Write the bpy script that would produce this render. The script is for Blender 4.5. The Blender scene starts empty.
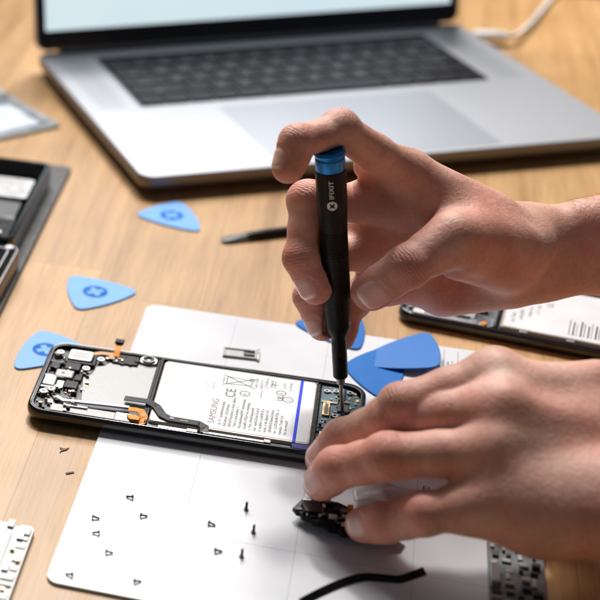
import bpy, bmesh, math, random
import numpy as np
from mathutils import Vector, Matrix
random.seed(7); rng=np.random.default_rng(7)
S=0.001
scene=bpy.context.scene
col=scene.collection
# ------------------------------------------------------------------ survey of the place (mm)
H=448.19;PITCH=math.radians(28.083);ROLL=math.radians(-0.2916);F=1660.34;PX=300-440.12;PY=300-2.23
def ray(u,v):
    a=u-PX;b=-(v-PY);c,s=math.cos(ROLL),math.sin(ROLL)
    x=(c*a+s*b)/F; y=(-s*a+c*b)/F
    cp,sp=math.cos(PITCH),math.sin(PITCH)
    return (x, cp+y*sp, -sp+y*cp)
def atz(u,v,z):
    d=ray(u,v);t=(z-H)/d[2];return Vector((d[0]*t,d[1]*t,z))
def atY(u,v,Y):
    d=ray(u,v);t=Y/d[1];return Vector((d[0]*t,Y,H+d[2]*t))
def wor(fr,a,b,z=0):
    c,s=math.cos(fr[2]),math.sin(fr[2]);return Vector((fr[0]+c*a-s*b,fr[1]+s*a+c*b,z))
def loc(fr,u,v,z):
    p=atz(u,v,z);x=p.x-fr[0];y=p.y-fr[1];c,s=math.cos(fr[2]),math.sin(fr[2]);return (c*x+s*y,-s*x+c*y)
YAW=-0.3035
PH=(81.5,704.9,YAW);MAT=(79.2,576,-.3208);LAP=(181.2,972.4,.191)

# ------------------------------------------------------------------ node helpers
def newmat(name):
    m=bpy.data.materials.new(name);m.use_nodes=True
    nt=m.node_tree;b=nt.nodes['Principled BSDF'];return m,nt,b
def N(nt,t,**kw):
    n=nt.nodes.new(t)
    for k,v in kw.items():
        if k in n.inputs: n.inputs[k].default_value=v
        else: setattr(n,k,v)
    return n
def L(nt,a,b): nt.links.new(a,b)
def ramp(nt,src,stops):
    r=N(nt,'ShaderNodeValToRGB');e=r.color_ramp.elements
    while len(e)<len(stops): e.new(.5)
    for q,(p,c) in zip(e,stops): q.position=p;q.color=(*c,1) if len(c)==3 else c
    L(nt,src,r.inputs[0]);return r
def mixc(nt,f,a,b,mode='MIX'):
    m=N(nt,'ShaderNodeMix',data_type='RGBA',blend_type=mode)
    for i,x in ((0,f),(6,a),(7,b)):
        if hasattr(x,'is_output') or hasattr(x,'links'): L(nt,x,m.inputs[i])
        else: m.inputs[i].default_value=x if i==0 else (*x,1)
    return m.outputs[2]
def tc(nt,scale=(1,1,1),rot=(0,0,0)):
    t=N(nt,'ShaderNodeTexCoord');mp=N(nt,'ShaderNodeMapping')
    mp.inputs['Scale'].default_value=scale;mp.inputs['Rotation'].default_value=rot
    L(nt,t.outputs['Object'],mp.inputs[0]);return mp.outputs[0]
def plain(name,c,rough=.5,metal=0,coat=0,nscale=800,namp=.15,bump=.1,spec=.5,rvar=.12,trans=0,sss=0,emis=0):
    """a procedural surface: slight tone change, roughness change and micro bump"""
    m,nt,b=newmat(name)
    v=tc(nt)
    n1=N(nt,'ShaderNodeTexNoise',Scale=nscale*.15,Detail=5.0);L(nt,v,n1.inputs['Vector'])
    n2=N(nt,'ShaderNodeTexNoise',Scale=nscale,Detail=3.0);L(nt,v,n2.inputs['Vector'])
    lo=tuple(x*(1-namp) for x in c);hi=tuple(min(1,x*(1+namp)) for x in c)
    r=ramp(nt,n1.outputs[0],[(.3,lo),(.7,hi)]);L(nt,r.outputs[0],b.inputs['Base Color'])
    mr=N(nt,'ShaderNodeMapRange');mr.inputs[3].default_value=max(.02,rough-rvar);mr.inputs[4].default_value=rough+rvar
    mr.inputs[1].default_value=.3;mr.inputs[2].default_value=.7
    L(nt,n1.outputs[0],mr.inputs[0]);L(nt,mr.outputs[0],b.inputs['Roughness'])
    bp=N(nt,'ShaderNodeBump',Strength=bump,Distance=.0002);L(nt,n2.outputs[0],bp.inputs['Height']);L(nt,bp.outputs[0],b.inputs['Normal'])
    b.inputs['Metallic'].default_value=metal;b.inputs['Coat Weight'].default_value=coat;b.inputs['Coat Roughness'].default_value=.12
    b.inputs['Specular IOR Level'].default_value=spec
    if trans: b.inputs['Transmission Weight'].default_value=trans
    if sss: b.inputs['Subsurface Weight'].default_value=sss;b.inputs['Subsurface Scale'].default_value=.002
    if emis: b.inputs['Emission Color'].default_value=(*c,1);b.inputs['Emission Strength'].default_value=emis
    return m
M={}
M['black']=plain('black_satin_plastic',(.006,.006,.007),.34,nscale=2500,bump=.12,spec=.18)
M['blackgloss']=plain('black_glossy_frame',(.008,.008,.009),.16,coat=.4,nscale=1200,bump=.03,rvar=.05)
M['dark']=plain('dark_grey_plastic',(.035,.037,.042),.45)
M['mid']=plain('grey_midframe',(.12,.125,.135),.4,metal=.5)
M['silver']=plain('silver_metal',(.34,.34,.345),.34,metal=.85,nscale=1500,bump=.15,namp=.06,rvar=.04)
M['shield']=plain('shield_foil',(.27,.268,.265),.48,metal=.4,nscale=1400,namp=.10,bump=.35,rvar=.05,spec=.3)
M['steel']=plain('steel',(.33,.32,.30),.30,metal=1,nscale=900)
M['brass']=plain('worn_bit_steel',(.60,.50,.38),.3,metal=1,nscale=900)
M['gold']=plain('gold_contact',(.75,.52,.25),.3,metal=1)
M['copper']=plain('copper_flex',(.35,.15,.05),.4,metal=.3)
M['orange']=plain('orange_polyimide',(.85,.27,.004),.5,namp=.2,spec=.25)
M['pcb']=plain('teal_solder_mask',(.022,.085,.115),.4,nscale=1500,namp=.45,bump=.25)
M['chip']=plain('chip_epoxy',(.03,.03,.032),.45)
M['ceramic']=plain('ceramic_part',(.38,.32,.25),.45)
M['white']=plain('white_plastic',(.70,.69,.67),.5)
M['screwsteel']=plain('dark_screw_steel',(.10,.10,.105),.32,metal=.7,nscale=900)
M['label']=plain('battery_label_white',(.68,.685,.70),.42,spec=.35,nscale=300,namp=.03,bump=.12)
M['wrap']=plain('battery_pouch_edge',(.52,.47,.41),.36,metal=.25,nscale=300,namp=.15,bump=.5)
M['bluestripe']=plain('blue_pull_tab',(.004,.03,.70),.5,namp=.06,spec=.2)
M['bluedark']=plain('dark_blue_tape',(.01,.01,.16),.5,spec=.2)
M['ink']=plain('grey_ink',(.09,.085,.095),.6)
M['inkred']=plain('brown_ink',(.20,.12,.13),.6)
M['inkdark']=plain('dark_ink',(.07,.07,.08),.6)
M['lineink']=plain('pale_grey_line',(.36,.37,.39),.5)
M['cap']=plain('blue_anodised',(.0,.20,.62),.34,metal=.6,nscale=2500,namp=.06,bump=.08,coat=.2)
M['wlogo']=plain('white_print',(.75,.75,.75),.5)
M['pickA']=plain('light_blue_plastic',(.15,.38,.80),.44,nscale=600,namp=.04,bump=.12,sss=.2,spec=.3,rvar=.03)
M['pickprint']=plain('blue_print',(.0,.13,.50),.6,namp=.04,spec=.12)
M['pickB']=plain('deep_blue_plastic',(.001,.13,.46),.38,spec=.25,nscale=600,namp=.03,bump=.10,sss=.1,rvar=.02)
M['alu']=plain('space_grey_aluminium',(.40,.41,.44),.48,metal=.7,nscale=3500,namp=.02,bump=.03,rvar=.02)
M['aluside']=plain('aluminium_edge_reflect_tint',(.20,.185,.18),.42,metal=.8,nscale=3500,namp=.04,bump=.1)  # dark warm copy of the aluminium: brown reflection put into the side colour
M['trackpad']=plain('trackpad_glass',(.35,.365,.405),.44,metal=.6,nscale=60,namp=.01,bump=.0,rvar=.01)
M['key']=plain('black_key',(.014,.013,.018),.42,nscale=1500,bump=.05,spec=.22)
M['well']=plain('keyboard_well',(.085,.08,.095),.45,metal=.4,spec=.2)
M['legend']=plain('key_legend',(.34,.34,.37),.5)
M['bezel']=plain('black_glass_bezel',(.006,.006,.007),.12,nscale=500,bump=.02,rvar=.04)
M['cable']=plain('white_cable',(.74,.72,.69),.4)
M['cardg']=plain('grey_plate',(.33,.35,.37),.35,metal=.4,namp=.08)
M['carddark']=plain('grey_plate_field',(.20,.22,.235),.35,metal=.3,namp=.08)
M['cardlabel']=plain('pale_blue_sticker',(.62,.70,.82),.4)
M['pad']=plain('dark_foam_pad',(.035,.035,.036),.55,nscale=1500,bump=.4)
M['wood2']=plain('dark_chip',(.13,.075,.04),.7)
M['floor']=plain('floor_grey_green',(.07,.08,.075),.6,nscale=40)
# screen
m,nt,b=newmat('lit_screen')
b.inputs['Base Color'].default_value=(.02,.02,.02,1);b.inputs['Roughness'].default_value=.15
v=tc(nt);n=N(nt,'ShaderNodeTexNoise',Scale=6.0,Detail=2.0);L(nt,v,n.inputs['Vector'])
r=ramp(nt,n.outputs[0],[(.3,(.60,.76,.84)),(.7,(.70,.82,.86))]);L(nt,r.outputs[0],b.inputs['Emission Color']);b.inputs['Emission Strength'].default_value=1.0
M['screen']=m
M['screenui']=plain('screen_text_block',(.36,.47,.52),.3,emis=1.0)
# clear film
m,nt,b=newmat('clear_film')
b.inputs['Base Color'].default_value=(.75,.70,.70,1);b.inputs['Roughness'].default_value=.22;b.inputs['Alpha'].default_value=.55
v=tc(nt);n=N(nt,'ShaderNodeTexNoise',Scale=160.0,Detail=3.0);L(nt,v,n.inputs['Vector']);bp=N(nt,'ShaderNodeBump',Strength=.6,Distance=.001);L(nt,n.outputs[0],bp.inputs['Height']);L(nt,bp.outputs[0],b.inputs['Normal'])
M['film']=m
# white mat
m,nt,b=newmat('white_mat')
v=tc(nt)
n=N(nt,'ShaderNodeTexNoise',Scale=30.0,Detail=6.0);L(nt,v,n.inputs['Vector'])
r=ramp(nt,n.outputs[0],[(.3,(.63,.645,.68)),(.7,(.70,.71,.74))])
L(nt,r.outputs[0],b.inputs['Base Color'])
n2=N(nt,'ShaderNodeTexNoise',Scale=12.0,Detail=5.0);L(nt,v,n2.inputs['Vector'])
mr=N(nt,'ShaderNodeMapRange');mr.inputs[1].default_value=.3;mr.inputs[2].default_value=.7;mr.inputs[3].default_value=.15;mr.inputs[4].default_value=.24;L(nt,n2.outputs[0],mr.inputs[0]);L(nt,mr.outputs[0],b.inputs['Roughness'])
n3=N(nt,'ShaderNodeTexNoise',Scale=900.0);L(nt,v,n3.inputs['Vector']);bp=N(nt,'ShaderNodeBump',Strength=.08,Distance=.0002);L(nt,n3.outputs[0],bp.inputs['Height']);L(nt,bp.outputs[0],b.inputs['Normal'])
M['mat']=m
# wood: staves along local Y
m,nt,b=newmat('oiled_oak_staves')
t=N(nt,'ShaderNodeTexCoord');sep=N(nt,'ShaderNodeSeparateXYZ');L(nt,t.outputs['Object'],sep.inputs[0])
def math_(op,a,bb=None,c=None):
    q=N(nt,'ShaderNodeMath',operation=op)
    for i,x in enumerate((a,bb,c)):
        if x is None: continue
        if hasattr(x,'links'): L(nt,x,q.inputs[i])
        else: q.inputs[i].default_value=x
    return q.outputs[0]
sx=math_('DIVIDE',sep.outputs[0],.0620);fx=math_('FLOOR',sx)
wn=N(nt,'ShaderNodeTexWhiteNoise',noise_dimensions='1D');L(nt,fx,wn.inputs['W'])
offy=math_('MULTIPLY',wn.outputs[0],.73)
yy=math_('DIVIDE',math_('ADD',sep.outputs[1],offy),.9);fy=math_('FLOOR',yy)
wn2=N(nt,'ShaderNodeTexWhiteNoise',noise_dimensions='2D');cmb=N(nt,'ShaderNodeCombineXYZ');L(nt,fx,cmb.inputs[0]);L(nt,fy,cmb.inputs[1]);L(nt,cmb.outputs[0],wn2.inputs['Vector'])
# grain coordinates stretched along the stave, shifted per stave
gc=N(nt,'ShaderNodeCombineXYZ');L(nt,math_('MULTIPLY',sep.outputs[0],1.0),gc.inputs[0]);L(nt,math_('MULTIPLY',sep.outputs[1],.07),gc.inputs[1]);L(nt,math_('MULTIPLY',wn2.outputs[0],3.0),gc.inputs[2])
g1=N(nt,'ShaderNodeTexNoise',Scale=70.0,Detail=7.0,Roughness=.62,Distortion=.35);L(nt,gc.outputs[0],g1.inputs['Vector'])
gcc=N(nt,'ShaderNodeCombineXYZ');L(nt,sep.outputs[0],gcc.inputs[0]);L(nt,math_('MULTIPLY',sep.outputs[1],.035),gcc.inputs[1]);L(nt,wn2.outputs[0],gcc.inputs[2])
g2=N(nt,'ShaderNodeTexNoise',Scale=900.0,Detail=3.0);L(nt,gcc.outputs[0],g2.inputs['Vector'])
g3=N(nt,'ShaderNodeTexNoise',Scale=14.0,Detail=3.0);L(nt,t.outputs['Object'],g3.inputs['Vector'])
cr=ramp(nt,g1.outputs[0],[(.25,(.27,.145,.052)),(.42,(.44,.25,.098)),(.62,(.53,.315,.130)),(.8,(.37,.205,.075))])
stv=ramp(nt,wn2.outputs[0],[(0,(.78,.75,.70)),(.5,(1,1,1)),(1,(1.10,1.08,1.06))])
c1=mixc(nt,1.0,cr.outputs[0],stv.outputs[0],'MULTIPLY')
fine=ramp(nt,g2.outputs[0],[(.36,(.82,.78,.72)),(.55,(1,1,1))]);c2=mixc(nt,.75,c1,fine.outputs[0],'MULTIPLY')
blot=ramp(nt,g3.outputs[0],[(.3,(.88,.86,.84)),(.7,(1.06,1.06,1.06))]);c3=mixc(nt,1.0,c2,blot.outputs[0],'MULTIPLY')
# small knots
vk=N(nt,'ShaderNodeTexVoronoi',Scale=9.0);kc=N(nt,'ShaderNodeCombineXYZ');L(nt,sep.outputs[0],kc.inputs[0]);L(nt,math_('MULTIPLY',sep.outputs[1],.55),kc.inputs[1]);L(nt,kc.outputs[0],vk.inputs['Vector'])
kn=ramp(nt,vk.outputs['Distance'],[(.0,(.45,.38,.30)),(.035,(.70,.62,.55)),(.08,(1,1,1))]);c4=mixc(nt,.8,c3,kn.outputs[0],'MULTIPLY')
sp1=N(nt,'ShaderNodeTexVoronoi',Scale=75.0,Randomness=1.0);L(nt,t.outputs['Object'],sp1.inputs['Vector'])
spk=ramp(nt,sp1.outputs['Distance'],[(.0,(.42,.34,.28)),(.045,(.75,.70,.66)),(.07,(1,1,1))])
spm=N(nt,'ShaderNodeTexNoise',Scale=22.0,Detail=2.0);L(nt,t.outputs['Object'],spm.inputs['Vector']);spr=ramp(nt,spm.outputs[0],[(.52,(0,0,0)),(.58,(1,1,1))])
c4=mixc(nt,spr.outputs[0],c4,mixc(nt,.8,c4,spk.outputs[0],'MULTIPLY'))
# seams
fr_=math_('FRACT',sx);d1=math_('MINIMUM',fr_,math_('SUBTRACT',1.0,fr_));seam=math_('LESS_THAN',d1,.0055)
fr2=math_('FRACT',yy);d2=math_('MINIMUM',fr2,math_('SUBTRACT',1.0,fr2));seam2=math_('LESS_THAN',d2,.0004)
sm=math_('MAXIMUM',seam,seam2)
c5=mixc(nt,math_('MULTIPLY',sm,.45),c4,(.16,.085,.04))
L(nt,c5,b.inputs['Base Color'])
rr=N(nt,'ShaderNodeMapRange');rr.inputs[1].default_value=.3;rr.inputs[2].default_value=.7;rr.inputs[3].default_value=.38;rr.inputs[4].default_value=.52;L(nt,g1.outputs[0],rr.inputs[0]);L(nt,rr.outputs[0],b.inputs['Roughness'])
hh=math_('SUBTRACT',math_('MULTIPLY',g2.outputs[0],.5),sm)
bp=N(nt,'ShaderNodeBump',Strength=.25,Distance=.0003);L(nt,hh,bp.inputs['Height']);L(nt,bp.outputs[0],b.inputs['Normal'])
M['wood']=m

# ------------------------------------------------------------------ mesh helpers
class MB:
    def __init__(s): s.v=[];s.f=[];s.m=[];s.sm=[]
    def add(s,vs,fs,mi=0,smooth=False):
        o=len(s.v);s.v+= [tuple(x) for x in vs];s.f+=[tuple(i+o for i in f) for f in fs];s.m+=[mi]*len(fs);s.sm+=[smooth]*len(fs)
    def box(s,x0,y0,z0,x1,y1,z1,mi=0,ang=0,piv=None):
        vs=[(x,y,z) for z in (z0,z1) for x,y in ((x0,y0),(x1,y0),(x1,y1),(x0,y1))]
        if ang:
            cx,cy=piv or ((x0+x1)/2,(y0+y1)/2);c,q=math.cos(ang),math.sin(ang)
            vs=[(cx+c*(x-cx)-q*(y-cy),cy+q*(x-cx)+c*(y-cy),z) for x,y,z in vs]
        s.add(vs,[(3,2,1,0),(4,5,6,7),(0,1,5,4),(1,2,6,5),(2,3,7,6),(3,0,4,7)],mi)
    def loops(s,ls,mi=0,cap0=True,cap1=True,smooth=False,closed=True):
        n=len(ls[0]);vs=[p for l in ls for p in l];fs=[]
        for i in range(len(ls)-1):
            for j in range(n if closed else n-1):
                k=(j+1)%n;fs.append((i*n+j,i*n+k,(i+1)*n+k,(i+1)*n+j))
        s.add(vs,fs,mi,smooth)
        if cap0: s.add(ls[0],[tuple(range(n))[::-1]],mi)
        if cap1: s.add(ls[-1],[tuple(range(n))],mi)
    def prism(s,poly,z0,z1,mi=0,bev=0):
        if bev:
            cx=sum(p[0] for p in poly)/len(poly);cy=sum(p[1] for p in poly)/len(poly)
            def sc(d): 
                out=[]
                for x,y in poly:
                    r=math.hypot(x-cx,y-cy);k=(r-d)/r;out.append((cx+(x-cx)*k,cy+(y-cy)*k))
                return out
            a=sc(bev);s.loops([[(x,y,z0) for x,y in a],[(x,y,z0+bev) for x,y in poly],[(x,y,z1-bev) for x,y in poly],[(x,y,z1) for x,y in a]],mi)
        else: s.loops([[(x,y,z0) for x,y in poly],[(x,y,z1) for x,y in poly]],mi)
    def cyl(s,x,y,z0,z1,r,mi=0,n=20,r1=None,smooth=True):
        r1=r if r1 is None else r1
        s.loops([[(x+q*math.cos(2*math.pi*i/n),y+q*math.sin(2*math.pi*i/n),z) for i in range(n)] for q,z in ((r,z0),(r1,z1))],mi,smooth=smooth)
    def ringdisc(s,x,y,z0,z1,ro,ri,mi=0,n=24):
        c=[(math.cos(2*math.pi*i/n),math.sin(2*math.pi*i/n)) for i in range(n)]
        s.loops([[(x+r*a,y+r*b_,z) for a,b_ in c] for r,z in ((ro,z0),(ro,z1),(ri,z1),(ri,z0),(ro,z0))],mi,False,False)
    def tube(s,path,r,mi=0,n=10,flat=1.0):
        P=[Vector(p) for p in path];ls=[]
        for i,p in enumerate(P):
            t=(P[min(i+1,len(P)-1)]-P[max(i-1,0)]).normalized();u=t.cross(Vector((0,0,1)));u.normalize();w=u.cross(t)
            rr_=r[i] if isinstance(r,(list,tuple)) else r
            ls.append([p+u*rr_*math.cos(2*math.pi*k/n)+w*rr_*flat*math.sin(2*math.pi*k/n) for k in range(n)])
        s.loops(ls,mi,smooth=True)
    def strip(s,path,w,z0,z1,mi=0):
        P=[Vector((p[0],p[1],0)) for p in path];a=[];b_=[];zz=[(p[2] if len(p)>2 else 0) for p in path]
        for i,p in enumerate(P):
            t1=(P[min(i+1,len(P)-1)]-p);t0=(p-P[max(i-1,0)])
            t=(t0.normalized() if t0.length else Vector())+(t1.normalized() if t1.length else Vector());t.normalize()
            n_=Vector((-t.y,t.x,0));k=1/max(.5,abs(n_.dot(Vector((-t1.y,t1.x,0)).normalized()))) if t1.length else 1
            a.append(p+n_*w/2*k);b_.append(p-n_*w/2*k)
        s.loops([[(q.x,q.y,z+zi) for q,z,zi in ((b_[i],z0,zz[i]),(a[i],z0,zz[i]),(a[i],z1,zz[i]),(b_[i],z1,zz[i]))] for i in range(len(P))],mi)
    def text(s,body,x,y,z,size,mi=0,rot=0,sx=1.0,align='LEFT',warp=None,bold=0):
        cu=bpy.data.curves.new('t','FONT');cu.body=body;cu.size=size;cu.align_x=align;cu.offset=bold;cu.resolution_u=3
        o=bpy.data.objects.new('t',cu);col.objects.link(o)
        bpy.context.view_layer.update()
        me=bpy.data.meshes.new_from_object(o.evaluated_get(bpy.context.evaluated_depsgraph_get()))
        if warp:
            bm_=bmesh.new();bm_.from_mesh(me)
            for k in range(9):
                bmesh.ops.bisect_plane(bm_,geom=bm_.verts[:]+bm_.edges[:]+bm_.faces[:],plane_co=(0,size*(.05+.08*k),0),plane_no=(0,1,0))
            bm_.to_mesh(me);bm_.free()
        c,q=math.cos(rot),math.sin(rot)
        vs=[]
        for w in me.vertices:
            a,b_=w.co.x*sx,w.co.y
            vs.append(warp(a,b_) if warp else (x+c*a-q*b_,y+q*a+c*b_,z))
        s.add(vs,[tuple(p.vertices) for p in me.polygons],mi)
        bpy.data.objects.remove(o);bpy.data.meshes.remove(me);bpy.data.curves.remove(cu)
def obj(name,mb,mats,parent=None,bevel=0,seg=2,smooth=None,fr=None,z=0):
    me=bpy.data.meshes.new(name)
    me.from_pydata([(x*S,y*S,q*S) for x,y,q in mb.v],[],mb.f)
    if not isinstance(mats,(list,tuple)): mats=[mats]
    for mm in mats: me.materials.append(M[mm] if isinstance(mm,str) else mm)
    me.polygons.foreach_set('material_index',mb.m);me.polygons.foreach_set('use_smooth',mb.sm)
    me.validate();me.update()
    o=bpy.data.objects.new(name,me);col.objects.link(o)
    if parent: o.parent=parent
    if fr: o.location=(fr[0]*S,fr[1]*S,z*S);o.rotation_euler=(0,0,fr[2])
    if bevel:
        md=o.modifiers.new('bev','BEVEL');md.width=bevel*S;md.segments=seg;md.limit_method='ANGLE';md.angle_limit=math.radians(40);md.harden_normals=False
    return o
def tag(o,label=None,cat=None,group=None,kind=None):
    if label:o['label']=label
    if cat:o['category']=cat
    if group:o['group']=group
    if kind:o['kind']=kind
    return o
def empty(name,fr,label,cat,z=0,group=None):
    o=bpy.data.objects.new(name,None);col.objects.link(o);o.empty_display_size=.01
    o.location=(fr[0]*S,fr[1]*S,z*S);o.rotation_euler=(0,0,fr[2]);return tag(o,label,cat,group)
def rrect(x0,y0,x1,y1,r,n=8):
    out=[]
    for cx,cy,a0 in ((x1-r,y0+r,-90),(x1-r,y1-r,0),(x0+r,y1-r,90),(x0+r,y0+r,180)):
        for i in range(n+1):
            a=math.radians(a0+90*i/n);out.append((cx+r*math.cos(a),cy+r*math.sin(a)))
    return out
def smooth_path(P,k=6):
    P=[Vector(p) for p in P];out=[]
    for i in range(len(P)-1):
        p0,p1,p2,p3=P[max(i-1,0)],P[i],P[i+1],P[min(i+2,len(P)-1)]
        for j in range(k):
            t=j/k;out.append(.5*((2*p1)+(p2-p0)*t+(2*p0-5*p1+4*p2-p3)*t*t+(3*p1-p0-3*p2+p3)*t**3))
    out.append(P[-1]);return out
_glyph='lIHnmoeaurtsEFTLdbpcxz'
def gib(n): 
    s_=''
    for _ in range(n): s_+=random.choice(_glyph) if random.random()>.15 else ' '
    return s_
# ================================================================== SETTING
T0=(0,0,YAW)
def tl(x,y):
    c,s=math.cos(YAW),math.sin(YAW);return (c*x+s*y,-s*x+c*y)
edge=tl(606,1393)[1]
mb=MB();mb.box(-900,-200,-38,1300,edge,0)
tbl=obj('table_top',mb,'wood',bevel=1.5,fr=T0);tag(tbl,'oiled oak table top of glued staves','table top',kind='structure')
mb=MB();mb.box(-6000,-3000,-745,7000,9000,-740);fl=obj('floor',mb,'floor');tag(fl,'dark grey green floor beyond the table edge','floor',kind='structure')

# ================================================================== WHITE MAT
mat_=empty('project_mat',MAT,'large white mat with rounded corners and thin grey grid under the open phone','mat')
mb=MB();mb.prism(rrect(0,0,205,266,6),.15,1.6,bev=.3);obj('mat_sheet',mb,'mat',mat_)
mb=MB()
for a in (50.5,101,151):
    mb.box(a-.16,3,1.6,a+.16,263,1.64)
for b_ in (54,120,186):
    mb.box(3,b_-.13,1.6,202,b_+.13,1.63)
obj('grid_line',mb,'lineink',mat_)
mb=MB()
# small printed table by the far edge
for x in (152.5,160.5,167.5): mb.box(x,240,1.6,x+.25,262,1.645)
for r_ in range(3):
    for q in range(2):
        mb.text(gib(9),154.0+r_*4.6+q*2.0,243,1.66,1.9,0,rot=math.pi/2)
obj('printed_table',mb,'inkdark',mat_)
mb=MB();mb.text(gib(3),153,121.5,1.66,5,0,bold=.05);obj('printed_mark',mb,'inkdark',mat_)

# ================================================================== LAPTOP
lap=empty('laptop',LAP,'open silver grey laptop with black keys and a lit pale screen behind the hands','laptop')
W_,D_=349.3,240.7
mb=MB()
o0=rrect(0,0,W_,D_,11,10)
def ins(d): return rrect(d,d,W_-d,D_-d,max(11-d,1),10)
mb.loops([[(x,y,z) for x,y in ins(i)] for z,i in ((2.2,14),(3.2,6),(5.5,1.6),(8.5,.2),(13.6,0),(14.7,.35),(15,.9))],smooth=True)
lb=obj('body',mb,['alu','aluside'],lap,smooth=True)
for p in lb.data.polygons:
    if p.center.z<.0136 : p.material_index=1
    if p.normal.z>.9: p.use_smooth=False
mb=MB();
for x,y in ((25,22),(W_-25,22),(25,D_-22),(W_-25,D_-22)): 
    m2=MB();m2.cyl(x,y,0,2.9,9,n=24);obj('rubber_foot',m2,'dark',lap)
mb.prism(rrect(40.5,117,309,219,2,4),15.0,15.06);obj('keyboard_well',mb,'well',lap)
mb=MB();mb.prism(rrect(94.6,6,254.6,107,3,4),15.02,15.12);obj('trackpad',mb,'trackpad',lap)
mb=MB()
for sx0 in (12,W_-31):
    for i in range(9):
        for j in range(48): mb.box(sx0+i*2.2,118+j*2.1,15.0,sx0+i*2.2+.8,118+j*2.1+.8,15.03)
obj('speaker_grille',mb,'dark',lap)
# keys
rows=[('',[1.0]*4+[1.2,5.0,1.2]+[1.0]*3),('',[2.35]+[1]*10+[2.35]),('',[1.85]+[1]*11+[1.85]),('',[1.5]+[1]*12+[1.0]),('',[1.0]*13+[1.5])]
leg=['','  ZXCVBNM,./ ',' ASDFGHJKL;\' ',' QWERTYUIOP[]\\','`1234567890-= ']
X0,X1=42.2,307.4
for ri,(_,ws) in enumerate(rows):
    tot=sum(ws);k=(X1-X0)/tot;x=X0
    for ci,w in enumerate(ws):
        m2=MB();y=119+ri*18.3;m2.prism(rrect(x+1.1,y,x+w*k-1.1,y+16.2,1.6,3),15.3,16.5,bev=.25)
        if 0<ri and ci<len(leg[ri]) and leg[ri][ci]!=' ': m2.text(leg[ri][ci],x+w*k/2,y+5.5,16.53,6.2,1,align='CENTER')
        elif w>1.3 and w<4: m2.text('esc' if 0 else ('shift' if ri==1 else 'tab' if ri==3 else 'return' if ri==2 else 'delete'),x+w*k/2,y+3.5,16.53,4,1,align='CENTER')
        obj('key',m2,['key','legend'],lap);x+=w*k
mb=MB();mb.prism(rrect(X0+1,119+5*18.3,X1-1,119+5*18.3+7,1,3),15.1,15.5);obj('touch_strip',mb,'bezel',lap)
mb=MB();mb.tube([(18,D_-4,14.2),(W_-18,D_-4,14.2)],4.2,n=16);obj('hinge',mb,'dark',lap)
# lid
TL=math.radians(16);Ls=238
def lid(x,h,d): # h along the lid, d thickness behind
    return (x,D_-3+math.sin(TL)*h+math.cos(TL)*d,14.6+math.cos(TL)*h-math.sin(TL)*d)
def lidbox(mb,x0,h0,x1,h1,d0,d1,r=None,mi=0):
    pts=rrect(x0,h0,x1,h1,r or .5,8)
    mb.loops([[lid(x,h,d) for x,h in pts] for d in (d0,d1)][::-1],mi)
ld=MB();lidbox(ld,0,2,W_,Ls,0,5.5,9);lid_o=obj('lid',ld,'alu',lap,bevel=.6)
m2=MB();lidbox(m2,1.2,3.2,W_-1.2,Ls-1.2,-.35,0.0,8);obj('bezel',m2,'bezel',lid_o)
m2=MB();lidbox(m2,7.5,17,W_-7.5,Ls-9,-.6,-.36,.6);scr=obj('display',m2,'screen',lid_o)
m2=MB()
lidbox(m2,150,38.5,196,50,-.7,-.61,.5)
lidbox(m2,60,70,290,72,-.7,-.61,.5)
for i in range(9): lidbox(m2,30,90+i*14,110+((i*37)%80),94+i*14,-.7,-.61,.5)
obj('text_block',m2,'screenui',scr)

# charging cable
mb=MB();P0=atz(484,41,7);P1=atz(511,43,7)
cab=[P1,atz(519,42,6.5),atz(533,31,4),atz(549,12,2.2),atz(562,-2,2.2),atz(580,-22,2.2),atz(600,-30,2.2)]
cab_r=empty('charging_cable',(0,0,0),'white charging cable plugged into the right side of the laptop','cable')
mb.tube(smooth_path(cab),2.0,n=12);obj('wire',mb,'cable',cab_r)
mb=MB();d=(P1-P0).normalized();n_=Vector((-d.y,d.x,0))
ls=[]
for q,(wx,hz) in ((P0-d*6,(5.5,3.2)),(P0,(6.2,3.6)),(P1-d*3,(6.2,3.6)),(P1,(3.0,2.4))):
    ls.append([q+n_*wx*math.cos(t)+Vector((0,0,hz*math.sin(t))) for t in [2*math.pi*i/16 for i in range(16)]])
mb.loops(ls,smooth=True);obj('plug',mb,'cable',cab_r)

# ================================================================== LEFT EDGE THINGS
# grey plate
c0=atz(63,127,2)
cf=(c0.x,c0.y,math.radians(-62))
pl=empty('grey_plate',cf,'flat grey metal plate with a pale blue sticker at the far left of the table','plate')
mb=MB();mb.prism(rrect(-125,-92,0,0,3,5),.2,2.2,bev=.4);obj('plate_body',mb,'cardg',pl)
mb=MB();mb.prism(rrect(-121,-88,-5,-5,1,3),2.2,2.3);obj('plate_panel',mb,'carddark',pl)
mb=MB();mb.prism(rrect(-50,-62,-9,-12,2,3) ,2.3,2.5);obj('sticker',mb,'cardlabel',pl)
mb=MB();mb.cyl(-3.0,-3.0,2.2,2.6,1.3);obj('screw',mb,'steel',pl)

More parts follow.
